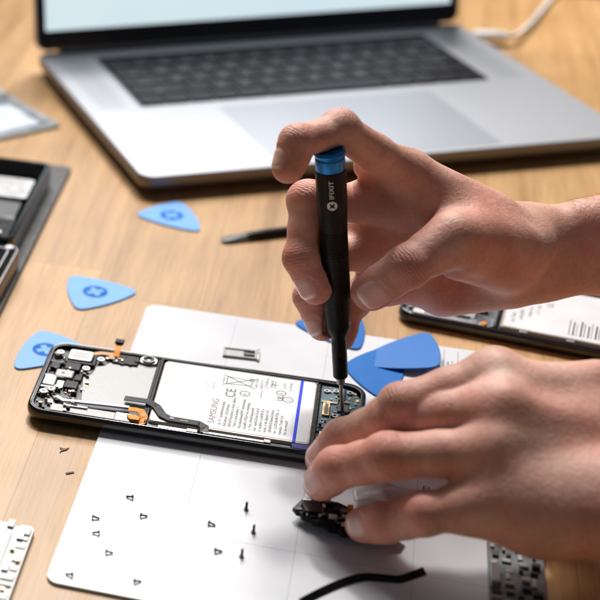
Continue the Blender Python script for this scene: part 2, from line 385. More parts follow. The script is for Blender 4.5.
# dark pad with two opened housings
pc=atz(73,169,3);pf=(pc.x,pc.y,YAW)
pad=MB();pad.prism(rrect(-120,-290,0,0,2.5,4),.1,3,bev=.5);po=obj('foam_pad',pad,'pad',fr=pf);tag(po,'black foam pad lying flat under two small dark housings','pad')
h1=atz(54,165,18);hf=(h1.x,h1.y,YAW)
hs=empty('open_housing',hf,'open black device housing with a silver plate inside, farther one on the foam pad','housing')
mb=MB();A=rrect(-95,-118,0,0,6,6);B=rrect(-92,-115,-3,-3,4,6)
mb.loops([[(x,y,3.1) for x,y in A],[(x,y,17) for x,y in A],[(x,y,18) for x,y in rrect(-94.4,-117.4,-.6,-.6,5.6,6)],[(x,y,18) for x,y in B],[(x,y,8) for x,y in B]],cap1=True);obj('shell',mb,'blackgloss',hs)
mb=MB();mb.prism(rrect(-90,-52,-6,-22,3,4),8,14.5,bev=.5);obj('silver_plate',mb,'silver',hs)
mb=MB();mb.prism(rrect(-88,-78,-8,-54,2,4),8,12.5,bev=.4);obj('chip_tray',mb,'dark',hs)
mb=MB();mb.box(-90,-82,8,-7,-79.5,14);mb.box(-40,-78,12.5,-36,-54,13.4);obj('rib',mb,'mid',hs)
mb=MB();mb.prism(rrect(-91,-112,-5,-84,3,4),8,15,bev=.5);obj('cover_block',mb,'black',hs)
mb=MB();mb.cyl(-12,-106,15,16.2,2.6);obj('screw',mb,'silver',hs)
h2=atz(23,247,15);h2f=(h2.x,h2.y,YAW-.02)
hs=empty('closed_phone',h2f,'closed phone with black glass and a bright metal rim, nearer one on the foam pad','phone')
mb=MB();mb.loops([[(x,y,z) for x,y in rrect(-72+i,-148+i,-i,-i,8-i*.5,8)] for z,i in ((3.1,1.2),(4,.2),(9,0),(13.6,.2),(14.8,1.0))],smooth=True);obj('metal_frame',mb,'aluside',hs)
mb=MB();mb.prism(rrect(-70.2,-146,-1.9,-1.9,6.5,8),14.8,15.1);obj('glass',mb,'bezel',hs)
mb=MB();
A=rrect(-66,-142,-6,-6,5,6);B=rrect(-65.4,-141.4,-6.6,-6.6,4.6,6);mb.loops([[(x,y,z) for x,y in q] for q,z in ((A,15.1),(A,15.2),(B,15.2),(B,15.1))],cap0=False,cap1=False);obj('inner_rim',mb,'silver',hs)
mb=MB();mb.cyl(-6.5,-5.6,15.1,15.7,2.4);obj('camera_ring',mb,'silver',hs)

# white component bottom left
bc=atz(33,527,4);bf=(bc.x,bc.y,YAW)
wb=empty('white_frame_part',bf,'white plastic frame part with small contacts at the bottom left corner','phone part')
mb=MB();mb.prism([(-60,-70),(-1,-70),(0,-66),(0,-2),(-2,0),(-6,0),(-7,-1.5),(-12,-1.5),(-13,0),(-60,0)],.1,3);obj('frame_sheet',mb,'white',wb,bevel=.3)
mb=MB()
for i in range(9):
    y=-3-i*7+random.uniform(-1.5,1.5);mb.box(-4-random.random()*3,y-random.uniform(1.5,5),3,-1,y,3.3+random.random()*.8)
obj('edge_block',mb,'white',wb,bevel=.2)
mb=MB();mb.prism(rrect(-40,-50,-9,-6,2,4),3,3.8);obj('panel',mb,'label',wb,bevel=.2)
mb=MB()
for x,y in ((-3,-28.5),(-7,-21),(-10,-44),(-5,-50)): mb.box(x,y,3.2,x+1.8,y+1.2,4.6)
obj('contact',mb,'gold',wb)
mb=MB()
for x,y in ((-6,-12),(-7.5,-36),(-12,-4)): mb.box(x,y,3.0,x+2.6,y+5,4.2)
obj('clip',mb,'cardg',wb)

# debris
for i,(u,v,pts) in enumerate(((61,452,[(-3,-3),(-1,-1.2),(2.6,-.6),(5,1.6),(1.5,1.2),(-1,3.2),(-.6,.5)]),(68,475,[(-2.4,-1),(2.8,-.3),(3,.8),(0,.9),(-2.6,.6)]))):
    p=atz(u,v,.3);m2=MB();m2.prism([(x*.75,y*.75) for x,y in pts],.05,.5);o=obj('wood_chip',m2,'wood2',fr=(p.x,p.y,.2));
    tag(o,['larger dark forked chip on the wood below the phone','small dark flat chip on the wood beside the white mat'][i],'chip','dark chips on the table')

# ================================================================== PICKS
def pick_outline(a,b_,c,bulge=.075,r=.11,n=10):
    pts=[Vector((p[0],p[1])) for p in (a,b_,c)];cen=sum(pts,Vector((0,0)))/3;out=[]
    ctr=[]
    for i in range(3):
        p,q=pts[i],pts[(i+1)%3];dd=q-p;nn=Vector((dd.y,-dd.x))
        if nn.dot((p+q)/2-cen)<0: nn=-nn
        for j in range(n):
            t=r+(1-2*r)*j/(n-1);out.append(p+dd*t+nn*bulge*4*t*(1-t))
    # round corners by inserting quadratic points
    res=[]
    for i in range(3):
        seg=out[i*n:(i+1)*n];res+=seg
        e=seg[-1];s2=out[((i+1)%3)*n];cpt=pts[(i+1)%3]
        for t in (.25,.5,.75): res.append(e*(1-t)**2+cpt*2*t*(1-t)+s2*t*t)
    return [(p.x,p.y) for p in res]
def pick(name,P,label,mat,cen=None,z0=.1,tilt=(0,0),emb=True,th=.9,grp='blue opening picks',ea=0):
    cx=sum(p[0] for p in P)/3;cy=sum(p[1] for p in P)/3
    e=empty('opening_pick',(cx,cy,0),label,'pick',z=z0,group=grp)
    loc_=[(p[0]-cx,p[1]-cy) for p in P]
    mb=MB();mb.prism(pick_outline(*loc_),0,th,bev=.3);obj('pick_body',mb,mat,e)
    if emb:
        ex,ey=cen or (0,0);mb=MB()
        n=40;R_=7.2;w=1.55;ll=4.8
        mb.cyl(ex,ey,th,th+.06,R_,n=36,smooth=False)
        c,s=math.cos(ea),math.sin(ea)
        def pr(x0,y0,x1,y1,z1,mi):
            vs=[(ex+c*x-s*y,ey+s*x+c*y,z) for z in (th+.06,z1) for x,y in ((x0,y0),(x1,y0),(x1,y1),(x0,y1))]
            mb.add(vs,[(4,5,6,7),(0,1,5,4),(1,2,6,5),(2,3,7,6),(3,0,4,7)],mi)
        pr(-ll,-w,ll,w,th+.12,1);pr(-w,-ll,w,ll,th+.13,1)
        obj('emblem',mb,['pickprint',mat],e)
    e.rotation_euler=(tilt[0],tilt[1],0)
    return e
def q3(pts,z=1): return [tuple(atz(u,v,z)[:2]) for u,v in pts]
pick('',q3([(136,217),(181,204),(201,235)]),'blue triangular pick lying farthest back, nearest the laptop','pickA',ea=.75)
pick('',q3([(70,277),(139,294),(77,312)]),'light blue triangular pick with a plus emblem alone on bare wood','pickA',ea=.25)
pick('',q3([(13,371),(40,331),(90,352)]),'light blue pick partly hidden under the corner of the open phone','pickA',ea=0.2,cen=(-1.5,-.5))
pick('',q3([(292,329),(358,320),(358,358)]),'blue pick lying behind the screwdriver tip between the fingertips','pickB',emb=False,z0=1.7)
pick('',q3([(342,372),(400,352),(386,410)]),'deep blue pick lying on the mat, lower of the two stacked beside the phone','pickB',emb=False,z0=1.7)
pick('',q3([(350,368),(426,346),(437,384)]),'deep blue pick resting tilted on top of the other beside the phone','pickB',emb=False,z0=4.2,tilt=(math.radians(-3),math.radians(-9)))

# spudger
s0=atz(222,244,1.5);s1=atz(286,237,1.5);an=math.atan2(s1.y-s0.y,s1.x-s0.x)
sp=empty('spudger',(s0.x,s0.y,an),'black plastic spudger with a flat grey chisel tip lying behind the hand','prying tool')
mb=MB();ls=[]
for x,w,h_ in ((16,2.9,1.6),(20,3.1,2.2),(30,3.1,2.6),(60,3.1,2.6),(78,2.6,2.2),(82,1.4,1.2)):
    ls.append([(x,w*math.cos(t),2.7+h_*math.sin(t)) for t in [2*math.pi*i/14 for i in range(14)]])
mb.loops(ls,smooth=True);obj('shaft',mb,'black',sp)
mb=MB();ls=[]
for x,w,h_ in ((0,1.2,.3),(1.5,2.9,.45),(6,3.3,.7),(12,3.0,1.1),(16.2,2.8,1.5)):
    ls.append([(x,w*math.cos(t),1.6+.07*x+h_*math.sin(t)) for t in [2*math.pi*i/14 for i in range(14)]])
mb.loops(ls,smooth=True);obj('chisel_tip',mb,'dark',sp)

# SIM tray
p=atz(222,360,2);sf=(p.x,p.y,YAW+.06)
st=empty('sim_tray',sf,'small grey metal SIM card tray on the mat above the phone','tray')
mb=MB()
A=[(0,0),(17.6,0),(17.6,9.2),(0,9.2)]
mb.box(0,0,1.7,17.6,1,3.0);mb.box(0,8.2,1.7,17.6,9.2,3.0);mb.box(0,1,1.7,1,8.2,3.0);mb.box(1,1,1.7,11,8.2,2.3);mb.box(16.6,1,1.7,17.6,8.2,3.0);mb.box(11,4.2,1.7,16.6,5.0,2.9)
obj('tray_frame',mb,'shield',st,bevel=.12)
mb=MB();mb.box(17.7,-.9,1.7,19.0,10.2,3.3);obj('tray_head',mb,'steel',st,bevel=.2)
mb=MB();mb.box(11.6,1.6,1.7,13.2,3.6,3.0);mb.box(14,5.6,1.7,16,7.6,3.1);mb.box(11.4,5.6,1.7,12.6,8.0,2.7);obj('slot_insert',mb,'black',st)

# screws
scr_px=[((131,501),0,'topmost of the lying screws'),((90,520),1,'leftmost of the upper lying screws'),((138,519),2,'just below the topmost one'),((97,536),0,'between the two left columns'),((103,555),2,'lower left, above the mat corner'),((206,527),1,'right of the group, upper of a pair'),((212,555),2,'right of the group, lower of a pair'),((70,578),0,'nearest the mat corner at lower left'),((131,585),2,'closest to the near edge of the mat'),
 ((244,513),9,'upright on its head, farthest'),((251,536),9,'upright on its head, middle one of three'),((239,560),9,'upright on its head, nearest')]
def screw_parts(root):
    m2=MB();m2.cyl(0,0,-.02,.5,1.2,n=18,smooth=False);m2.cyl(0,0,-.1,-.02,.95,n=18,r1=1.2,smooth=False);m2.box(-.75,-.14,-.13,.75,.14,-.1,1);m2.box(-.14,-.75,-.14,.14,.75,-.1,1);obj('screw_head',m2,['screwsteel','chip'],root)
    m2=MB();zs=[.55+i*.14 for i in range(22)]
    m2.loops([[((.62 if i%2 else .48)*math.cos(t),(.62 if i%2 else .48)*math.sin(t),z) for t in [2*math.pi*k/12 for k in range(12)]] for i,z in enumerate(zs)]);obj('screw_thread',m2,'screwsteel',root)
first=None
for (u,v),kd,where in scr_px:
    p=atz(u,v,2)
    if first is None:
        r_=first=bpy.data.objects.new('phone_screw',None);col.objects.link(r_);r_.empty_display_size=.004;screw_parts(r_)
    else:
        r_=first.copy();col.objects.link(r_)
        for ch in first.children:
            c_=ch.copy();c_.parent=r_;col.objects.link(c_)
    ang=random.uniform(-.5,.5)+{0:math.pi,1:0,2:0.3}.get(kd,0)
    if kd==9: r_.location=(p.x*S,p.y*S,1.7*S);r_.rotation_euler=(0,0,ang);r_.scale=(.95,.95,1.25)
    else: r_.location=(p.x*S,p.y*S,(1.66+1.2)*S);r_.rotation_euler=(0,math.radians(103),ang);r_.scale=(.85,.85,.95)
    tag(r_,'tiny steel screw %s on the white mat, %s'%('standing' if kd==9 else 'lying',where),'screw','tiny screws laid out on the mat')
# ================================================================== OPEN PHONE
PHL,PHW=163,73
def phone_shell(root,Lx,Wy,zb,inner=2.4,r=10,fl=4.0):
    def o(i): return rrect(i,i,Lx-i,Wy-i,max(r-i,1),10)
    mb=MB();mb.loops([[(x,y,z+zb) for x,y in o(i)] for z,i in ((0,3.4),(.5,1.5),(1.6,.45),(3.2,0),(5.2,.05),(6.6,.5),(7.3,1.05),(7.45,1.5),(7.4,inner-.25),(7.0,inner),(fl,inner))],smooth=True);f=obj('frame',mb,['blackgloss','black'],root)
    for p in f.data.polygons:
        if abs(p.normal.z)>.95: p.use_smooth=False
    return f
z0=1.7
ph=empty('open_phone',PH,'opened black phone with white battery and bare circuit board under the screwdriver','phone')
phone_shell(ph,PHL,PHW,z0)
Z=z0
mb=MB();mb.prism(rrect(2.6,2.6,60,70.4,7,6),Z+4,Z+4.3);obj('bottom_bay',mb,'dark',ph)
# charge board shield plate (two tone plate)
mb=MB();mb.prism([(25.5,19.5),(57.2,19.5),(57.2,63.5),(44,63.5),(42,61),(33,61),(31,57),(27,55),(26,46),(22,44)],Z+4.3,Z+5.2,bev=.15);obj('shield_plate',mb,'shield',ph)
mb=MB();mb.box(57.6,6,Z+4.3,58.6,70,Z+6.4);mb.box(59.0,6,Z+4.3,60.0,70,Z+6.9);obj('divider_wall',mb,'black',ph)
# speaker can
mb=MB();mb.prism(rrect(11.2,55.5,24,66,1.4,4),Z+4.3,Z+7.3,bev=.5);so=obj('speaker_can',mb,'silver',ph)
mb=MB();mb.prism(rrect(13,57.2,22.2,64.4,1,4),Z+7.3,Z+7.4);obj('can_lid',mb,'shield',so)
mb=MB();mb.box(10.2,53.4,Z+4.3,25.2,55.2,Z+6.6);mb.box(24.4,54,Z+4.3,26,66,Z+6.2);obj('can_bracket',mb,'black',ph,bevel=.2)
# modules on the left
def module(name,boxes,mat,bev=.2):
    m2=MB()
    for bx_ in boxes: m2.box(*bx_)
    return obj(name,m2,mat,ph,bevel=bev)
module('motor_can',[(8,37,Z+4.3,17.5,44.5,Z+6.9)],'shield',.6)
module('usb_port',[(3.2,27,Z+4.3,10.2,36.5,Z+7.1)],'steel',.8)
module('usb_port_bracket',[(3.2,25.5,Z+4.3,13,26.8,Z+6.4),(3.2,36.8,Z+4.3,13,38,Z+6.6),(10.4,28,Z+4.3,14,35,Z+5.6)],'silver',.15)
module('black_module',[(11.5,45.5,Z+4.3,19.5,52.5,Z+7.0),(4,46,Z+4.3,9,52,Z+6.4),(14.5,27.5,Z+4.3,21.5,34.5,Z+6.7),(18.3,37,Z+4.3,22,43,Z+6.0)],'black',.3)
rr_=random.Random(3)
pal=['silver','black','steel','chip','ceramic','shield','chip','black','dark','gold']
for k in range(130):
    x=rr_.uniform(3.0,24.5);y=rr_.uniform(6,68);w=rr_.uniform(.5,2.2);h_=rr_.uniform(.5,2.0)
    if 11<x+w and x<25 and y+h_>54: continue
    m2=MB();m2.box(x,y,Z+4.3,x+w,y+h_,Z+rr_.uniform(5.0,7.1));obj('small_part',m2,pal[k%10],ph,bevel=.12)
for k in range(24):
    x=rr_.uniform(26,46);y=rr_.uniform(59,68);w=rr_.uniform(.8,2.6);h_=rr_.uniform(.6,2.0)
    if k<16 and x>31 or k>=16:
        m2=MB();m2.box(x,y,Z+5.2,x+w,y+h_,Z+rr_.uniform(5.6,6.9));obj('small_part',m2,rr_.choice(['black','copper','steel','dark','gold','silver']),ph,bevel=.1)
module('black_cover',[(34,60.5,Z+4.3,47.5,69.5,Z+6.2)],'black',.4)
m2=MB();m2.strip([(22,64.5),(27,67.5),(33.2,68.0),(33.3,63)],3.0,Z+6.3,Z+6.5);obj('copper_flex',m2,'copper',ph)
# screws with rings in the left bay
for x,y in ((5.8,20.5),(6.5,62),(9.2,24.0),(28.3,60.5),(22.5,49)):
    m2=MB();m2.ringdisc(x,y,Z+6.2,Z+6.9,2.0,.9);m2.cyl(x,y,Z+4.3,Z+6.4,1.0);obj('screw_boss',m2,'silver',ph)
# antenna strip along the near side
mb=MB();mb.strip([(13,17.5),(17,14.6),(22,15.3),(50,17.6)],2.2,Z+5.9,Z+6.9);mb.strip([(18,11.4),(30,11.8)],1.6,Z+5.4,Z+6.2);obj('antenna_strip',mb,'cardg',ph,bevel=.2)
module('near_rail',[(12,6,Z+4.3,47,12.5,Z+5.4),(8,13,Z+4.3,20,17,Z+5.0)],'shield',.2)
module('side_module',[(44,4.5,Z+4.3,53,12.5,Z+6.3)],'silver',.7)
m2=MB();m2.strip([(50,15.5,0),(53,15.2,.6),(56.5,13.5,1.2),(58.5,10,.6),(58.2,6,-.4),(56.5,4.5,-1)],3.6,Z+6.4,Z+6.8);m2.prism([(50,9.5),(54,10.5),(57,8.5),(56.5,5.5),(52,5.5),(50.5,7.5)],Z+5.6,Z+7.4,bev=.3);obj('orange_flex',m2,'orange',ph)
# flex that sticks out past the far rim
m2=MB();m2.strip([(35.2,66,0),(35.2,70,1.6),(35.2,72.5,2.2),(35.2,77,2.6)],3.2,Z+5.8,Z+6.0);fx_=obj('far_flex',m2,'orange',ph)
m2=MB();m2.box(32.9,75.5,Z+8.5,37.6,79.3,Z+10.0);obj('flex_connector',m2,'black',fx_,bevel=.25)
# camera ring with silver bracket
m2=MB();m2.prism(rrect(47.8,63.5,57,70.3,2,4),Z+4.3,Z+6.5,bev=.3);cb=obj('camera_bracket',m2,'silver',ph)
m2=MB();m2.ringdisc(52.4,67,Z+6.5,Z+7.3,2.9,1.7);obj('camera_ring',m2,'blackgloss',cb)
m2=MB();m2.ringdisc(52.4,67,Z+6.5,Z+7.45,3.4,3.0);obj('bracket_ring',m2,'silver',cb)
# battery
bt=MB();bt.prism(rrect(60.8,7.6,138.6,68.2,2.0,5),Z+4.0,Z+7.0,bev=.7);bat=obj('battery',bt,'wrap',ph)
m2=MB();m2.prism([(67.5,12),(68.2,9.2),(137.2,9.2),(137.6,67),(68.6,67.4),(67.6,65),(67.6,38),(66.2,36),(66.4,31),(67.6,29)],Z+7.0,Z+7.12);lb_=obj('label_sheet',m2,'label',bat)
m2=MB();zt=Z+7.16;R90=math.pi/2
m2.text('SAMSUNG',92.2,13.5,zt,4.6,1,rot=R90,sx=1.15)
cols=[95.4+i*2.42 for i in range(14)]
for i,a in enumerate(cols):
    n=[21,20,22,19,21,22,20,22,21,20,19,20,16,12][i]
    m2.text(gib(n),a,12.6,zt,2.05,0,rot=R90,sx=1.2,bold=.03)
for i,a in enumerate((109.5,112,114.5,117,123.5,126.5)):
    m2.text(gib([9,8,9,7,6,8][i]),a,[54,53.5,55,56,57,55][i],zt,2.2,0,rot=R90)
for i,a in enumerate((82,84.6)): m2.text(gib(6),a+4,47,zt,2.6,2,rot=R90)
m2.text('CE',99.5,40.8,zt,7.2,0,rot=R90,bold=.05)
m2.text('UL',122.8,44.6,zt,4.0,0,rot=R90,bold=.12)
for cx,cy,r in ((104,46.5,2.6),(121.6,52.3,2.5),(125.3,46.7,2.7)):
    m2.ringdisc(cx,cy,zt-.01,zt+.02,r,r-.45,0)
m2.text('R',122.6,51.4,zt,2.4,0,rot=R90);m2.text('S',126.3,46,zt,2.6,0,rot=R90);m2.text('PS',105,44.9,zt,2.2,0,rot=R90)
# crossed-out wheelie bin, up = -a
def ln(x0,y0,x1,y1,w=.42):
    d=Vector((x1-x0,y1-y0));n_=Vector((-d.y,d.x)).normalized()*w/2
    m2.add([(x0+n_.x,y0+n_.y,zt+.01),(x0-n_.x,y0-n_.y,zt+.01),(x1-n_.x,y1-n_.y,zt+.01),(x1+n_.x,y1+n_.y,zt+.01)],[(0,1,2,3)],0)
bx0,by0=94,57.5
ln(bx0,by0-4.2,bx0,by0+4.2);ln(bx0-1.6,by0-3.2,bx0-1.6,by0+2.4);ln(bx0,by0-3.8,bx0+12.5,by0-2.4);ln(bx0,by0+3.8,bx0+12.5,by0+2.4);ln(bx0+12.5,by0-2.6,bx0+12.5,by0+2.6)
ln(bx0-2,by0-5,bx0+14.5,by0+5,.5);ln(bx0-2,by0+5,bx0+14.5,by0-5,.5);m2.ringdisc(bx0+12.3,by0+3.4,zt-.01,zt+.02,1.4,.7,0)
ln(112,44.5,112,52,.3);ln(118,56,118,63,.4);ln(116,59.5,120,59.5,.4)

for p_ in m2.m: pass
obj('label_print',m2,['ink','inkred','lineink'],lb_)
m2=MB();m2.box(130.2,7.9,Z+7.14,131.7,67.9,Z+7.3);ps=obj('pull_stripe',m2,'bluestripe',bat)
m2=MB();m2.strip([(131,7.6),(139,7.6)],.1,Z+4,Z+4);m2=MB()
m2.prism([(130.4,2.6),(138.6,2.6),(138.2,6.6),(130.2,6.6)],Z+6.0,Z+7.3);obj('pull_tab',m2,'bluedark',bat)
m2=MB();m2.box(138.7,8.5,Z+4.3,140.2,68,Z+6.6);obj('foam_strip',m2,'black',ph)
# near side silver rail and clips
module('silver_rail',[(88,3.4,Z+5.0,118,5.4,Z+7.2),(66,3.4,Z+4.5,84,6.2,Z+6.2)],'silver',.3)
module('rail_clip',[(117,3.2,Z+5.0,120.5,6.2,Z+7.6),(80,3.2,Z+5.0,85.5,6.0,Z+7.0),(103.5,3.3,Z+5,104.5,5.6,Z+7.35)],'steel',.3)
module('grey_gasket',[(60.5,3.3,Z+4.2,130,7.4,Z+5.2),(62,68.3,Z+4.2,139,70,Z+6.3)],'mid',.2)
# the long black flex over the battery
m2=MB();m2.strip([(46.5,24.2,0),(58.5,24.0,.3),(63.2,20,.6),(67.2,12.8,.6),(71,10.6,.5),(85,10.4,.4),(88.2,8.4,.2),(88.8,4,-.4)],4.4,Z+7.2,Z+7.6);bf_=obj('battery_flex',m2,'black',ph,bevel=.12)
m2=MB();m2.box(71,10,Z+8.2,73,11.4,Z+8.35);m2.box(76,9.8,Z+8.1,80,10.4,Z+8.25);obj('flex_print',m2,'lineink',bf_)
# main board area
mb=MB();mb.prism([(141,28),(150,28),(152,24),(160,24),(160.4,60),(157,66.5),(152,68.6),(141,68.6)],Z+4.3,Z+5.6,bev=.15);pcb=obj('circuit_board',mb,'pcb',ph)
module('board_frame',[(140.4,6,Z+4.0,160.4,23.4,Z+5.0),(140.4,24,Z+4,149,27.6,Z+5.4),(152,56,Z+5.6,153,68,Z+6.0)],'black',.2)
rr_=random.Random(11)
m2=MB();m2.box(142.4,38.5,Z+5.6,146.0,50.5,Z+6.7);cn=obj('board_connector',m2,'gold',pcb,bevel=.25)
m2=MB();m2.box(143.4,39.6,Z+6.7,145.0,49.4,Z+6.85);obj('connector_slot',m2,'chip',cn)
m2=MB();m2.box(141.6,51.5,Z+5.6,149.5,53.3,Z+6.2);obj('solder_strip',m2,'ceramic',pcb,bevel=.15)
placed=[]
for k in range(95):
    x=rr_.uniform(141.4,158.2);y=rr_.uniform(26,66);w=rr_.choice([.7,.9,1.2,1.6,2.6]);h_=rr_.choice([.7,1.0,1.5,2.2])
    if 141.5<x+w and x<146.4 and 38<y+h_ and y<51: continue
    if any(abs(x-a)<(w+c)/2+.25 and abs(y-b_)<(h_+d)/2+.25 for a,b_,c,d in placed): continue
    placed.append((x,y,w,h_));m2=MB();m2.box(x,y,Z+5.6,x+w,y+h_,Z+rr_.uniform(5.9,6.8));obj('chip_part',m2,rr_.choice(['ceramic','chip','steel','chip','ceramic','silver','gold','chip']),pcb,bevel=.06)
for x,y,r in ((143.5,62.8,1.5),(148,63.8,1.4),(148.6,39.6,1.7),(154.8,64,1.6)):
    m2=MB();m2.ringdisc(x,y,Z+5.6,Z+6.5,r,r*.5);obj('screw_hole',m2,'silver',pcb)
m2=MB();m2.prism(rrect(149.5,44,155,51,.6,3),Z+5.6,Z+6.6,bev=.15);obj('shield_can',m2,'chip',pcb)
m2=MB();m2.box(142.2,17.5,Z+5,147.6,22.2,Z+7.0);obj('white_connector',m2,'white',ph,bevel=.4)
m2=MB();m2.prism(rrect(149,9,158,19,2,4),Z+5,Z+6.6,bev=.5);obj('camera_can',m2,'chip',ph)
# soft edge light catcher: thin steel lip along the left end inner rim
m2=MB();A=rrect(2.2,2.2,160.8,70.8,8,10);B=rrect(2.8,2.8,160.2,70.2,7.6,10)
m2.loops([[(x,y,z) for x,y in q] for q,z in ((A,Z+6.6),(A,Z+7.0),(B,Z+7.0),(B,Z+6.6))],cap0=False,cap1=False);obj('inner_lip',m2,'mid',ph)

# ================================================================== SECOND PHONE
p=atz(402,313,9);F2=(p.x-3,p.y-1,math.radians(-25.5))
p2=empty('spare_phone',F2,'second opened black phone on bare wood, half hidden behind the wrist','phone')
phone_shell(p2,150,70,.1,r=9)
def part2(name,boxes,mat,bev=.25):
    m2=MB()
    for bx_ in boxes: m2.box(*bx_)
    return obj(name,m2,mat,p2,bevel=bev)
part2('inner_bay',[(3,3,4.0,147,67,4.3)],'mid')
part2('shield_plate',[(18,12,4.3,40,60,6)],'shield');part2('silver_rail',[(14,4,4.3,46,8,6.8)],'silver');part2('black_module',[(4,20,4.3,14,40,6.5),(30,9,4.3,38,12,6.6)],'black')
part2('white_module',[(8,4,4.3,14,9,7),(24,10,4.3,30,13,7)],'white')
for k in range(40):
    x=rr_.uniform(3.5,46);y=rr_.uniform(4,30);m2=MB();m2.box(x,y,4.3,x+rr_.uniform(1,4),y+rr_.uniform(1,3),rr_.uniform(5,7.2));obj('small_part',m2,rr_.choice(pal),p2,bevel=.12)
m2=MB();m2.prism([(44,4.5),(46,4.8),(47.2,6),(46.6,8),(45,8.4),(43.5,7)],5,7.2,bev=.3);obj('orange_flex',m2,'orange',p2)
part2('flex_holder',[(38,3.4,4.3,42,9,7.2),(49,3.4,4.3,50.5,12,7.6)],'silver');part2('divider_wall',[(51,4,4.3,52.4,66,7.4)],'black')
m2=MB();m2.prism(rrect(53.5,7,135,64,2,5),4.3,7,bev=.7);b2=obj('battery',m2,'wrap',p2)
m2=MB();m2.prism(rrect(55,8.5,133,63,1,3),7,7.12);l2=obj('label_sheet',m2,'label',b2)
m2=MB();zt=7.16
for i in range(13): m2.box(88+i*1.9,12,7.12,88+i*1.9+[.5,.9,.35,1.0][i%4],30-(i%3)*2,7.17)
for i in range(4): m2.text(gib(10),60+i*4,14+i*5,zt,3,0,rot=math.pi/2)
m2.text('UL',78,40,zt,5,0,rot=math.pi/2);m2.ringdisc(128,12,7.12,7.2,2.6,1.9)
m2.box(62,46,7.12,70,54,7.16);obj('label_print',m2,'ink',l2)
part2('silver_clip',[(64,3.2,5,68,5.4,7.7),(88,3.0,5,92,5.6,7.8)],'silver')

# ================================================================== HELD PART, FILM, RIBBON, BOARD
HB=(196,619,YAW+.06)
hp=empty('phone_cover_part',HB,'black plastic phone cover part with metal contacts pinched under the left hand','phone part',z=5)
m2=MB();m2.prism([(0,2),(1.5,-.5),(3,-.8),(4,-3.5),(8,-4.5),(9,-6.8),(13,-7.4),(16,-10.5),(20,-10.8),(21.5,-12.8),(40,-12.5),(47,-9),(49,-3),(44,2),(30,3),(20,9),(16,9.5),(14.5,12),(10,13),(7,10.5),(4,9)],0,2.6,bev=.5);obj('cover_body',m2,'black',hp)
for k in range(60):
    x=rr_.uniform(1,32);y=rr_.uniform(-8,9)
    if y>9-(x-10)*.4 or y<-2-x*.35: continue
    m2=MB();m2.box(x,y,2.4,x+rr_.uniform(.8,4),y+rr_.uniform(.8,2.6),rr_.uniform(3.0,4.6));obj('contact_part',m2,rr_.choice(['steel','black','dark','shield','white','chip']),hp,bevel=.15)
m2=MB();m2.prism(rrect(4,-2,13,6,1,4),2.6,4.6,bev=.3);obj('lens_block',m2,'bezel',hp)
m2=MB();m2.box(24,2.5,2.5,26.5,5,5.0);obj('orange_contact',m2,'orange',hp,bevel=.3)
hp.rotation_euler=(math.radians(6),math.radians(-3),HB[2])
# crumpled clear film
fo=atz(352,507,4);n=34;m=12;vs=[];fs=[]
rf=random.Random(5)
for i in range(n):
    for j in range(m):
        x=i*1.55;y=j*1.5
        z=.8+.9*abs(math.sin(x*.13+y*.20))+.7*abs(math.sin(x*.21-y*.33+1))+rf.uniform(-.05,.05)
        vs.append((x,y+2*math.sin(x*.15),max(.3,z+1)))
for i in range(n-1):
    for j in range(m-1): fs.append((i*m+j,(i+1)*m+j,(i+1)*m+j+1,i*m+j+1))
mb=MB();mb.add(vs,fs,0,True);o=obj('clear_film',mb,'film',fr=(fo.x,fo.y,YAW+.1),z=2);sd=o.modifiers.new('s','SOLIDIFY');sd.thickness=.0002
tag(o,'crumpled clear protective film lying on the mat between the fingers','film')
# ribbon
rb=[atz(u,v,3.5) for u,v in ((300,607),(320,597),(342,588),(362,583),(382,584),(398,585),(412,581),(424,577))]
m2=MB();ls=[]
sp_=smooth_path(rb,5)
for i,q in enumerate(sp_):
    t=(sp_[min(i+1,len(sp_)-1)]-sp_[max(0,i-1)]).normalized();n_=Vector((-t.y,t.x,0)).normalized()
    zz=1.8+.3*math.sin(i*.12)**2; up=Vector((0,0,1))
    a=Vector((q.x,q.y,zz));w=1.25
    lean=(n_*.8+up*.6).normalized();th=lean.cross(t).normalized()*.2
    ls.append([a-lean*w*.2-th,a+lean*w*2.6-th,a+lean*w*2.6+th,a-lean*w*.2+th])
m2.loops(ls);o=obj('ribbon_cable',m2,'black');tag(o,'thin black ribbon cable curving across the near part of the mat','ribbon cable')
# board with checkered parts, bottom right
p=atz(486,549,6);BR=(p.x,p.y,YAW)
br=empty('component_board',BR,'narrow circuit board packed with grey and tan parts under the heel of the left hand','circuit board')
m2=MB();m2.box(0,-80,1.75,23.5,6,3.2);obj('board_sheet',m2,'mid',br,bevel=.3)
for i in range(4):
    for j in range(15):
        x=1+i*5.8+rr_.uniform(-.5,.5);y=2-j*5.4+rr_.uniform(-.6,.6)
        y+=rr_.uniform(-1.2,1.2);x+=rr_.uniform(-.9,.9);x=min(max(x,.6),18.5);m2=MB();m2.box(x,y-rr_.uniform(1.2,4.6),3.2,x+rr_.uniform(1.2,4.8),y,rr_.uniform(3.6,5.6));obj('chip_part',m2,rr_.choice(['chip','chip','cardg','ceramic','ceramic','dark','ceramic','shield']),br,bevel=.25)
m2=MB();m2.prism(rrect(.3,-30,4.2,-16,.8,3),3.2,7.5,bev=.4);obj('silver_clip',m2,'silver',br)

# ================================================================== SCREWDRIVER
TIP=atz(341,415,7.6);BUT=atY(331,154.5,TIP.y)
ax=(BUT-TIP);LEN=ax.length;ax.normalize()
q=ax.to_track_quat('Z','Y')
sd_=bpy.data.objects.new('screwdriver',None);col.objects.link(sd_);sd_.empty_display_size=.01
tocam=(Vector((0,0,H))-TIP);e1=(tocam-ax*tocam.dot(ax)).normalized();e2=ax.cross(e1)   # e1 faces the viewer side
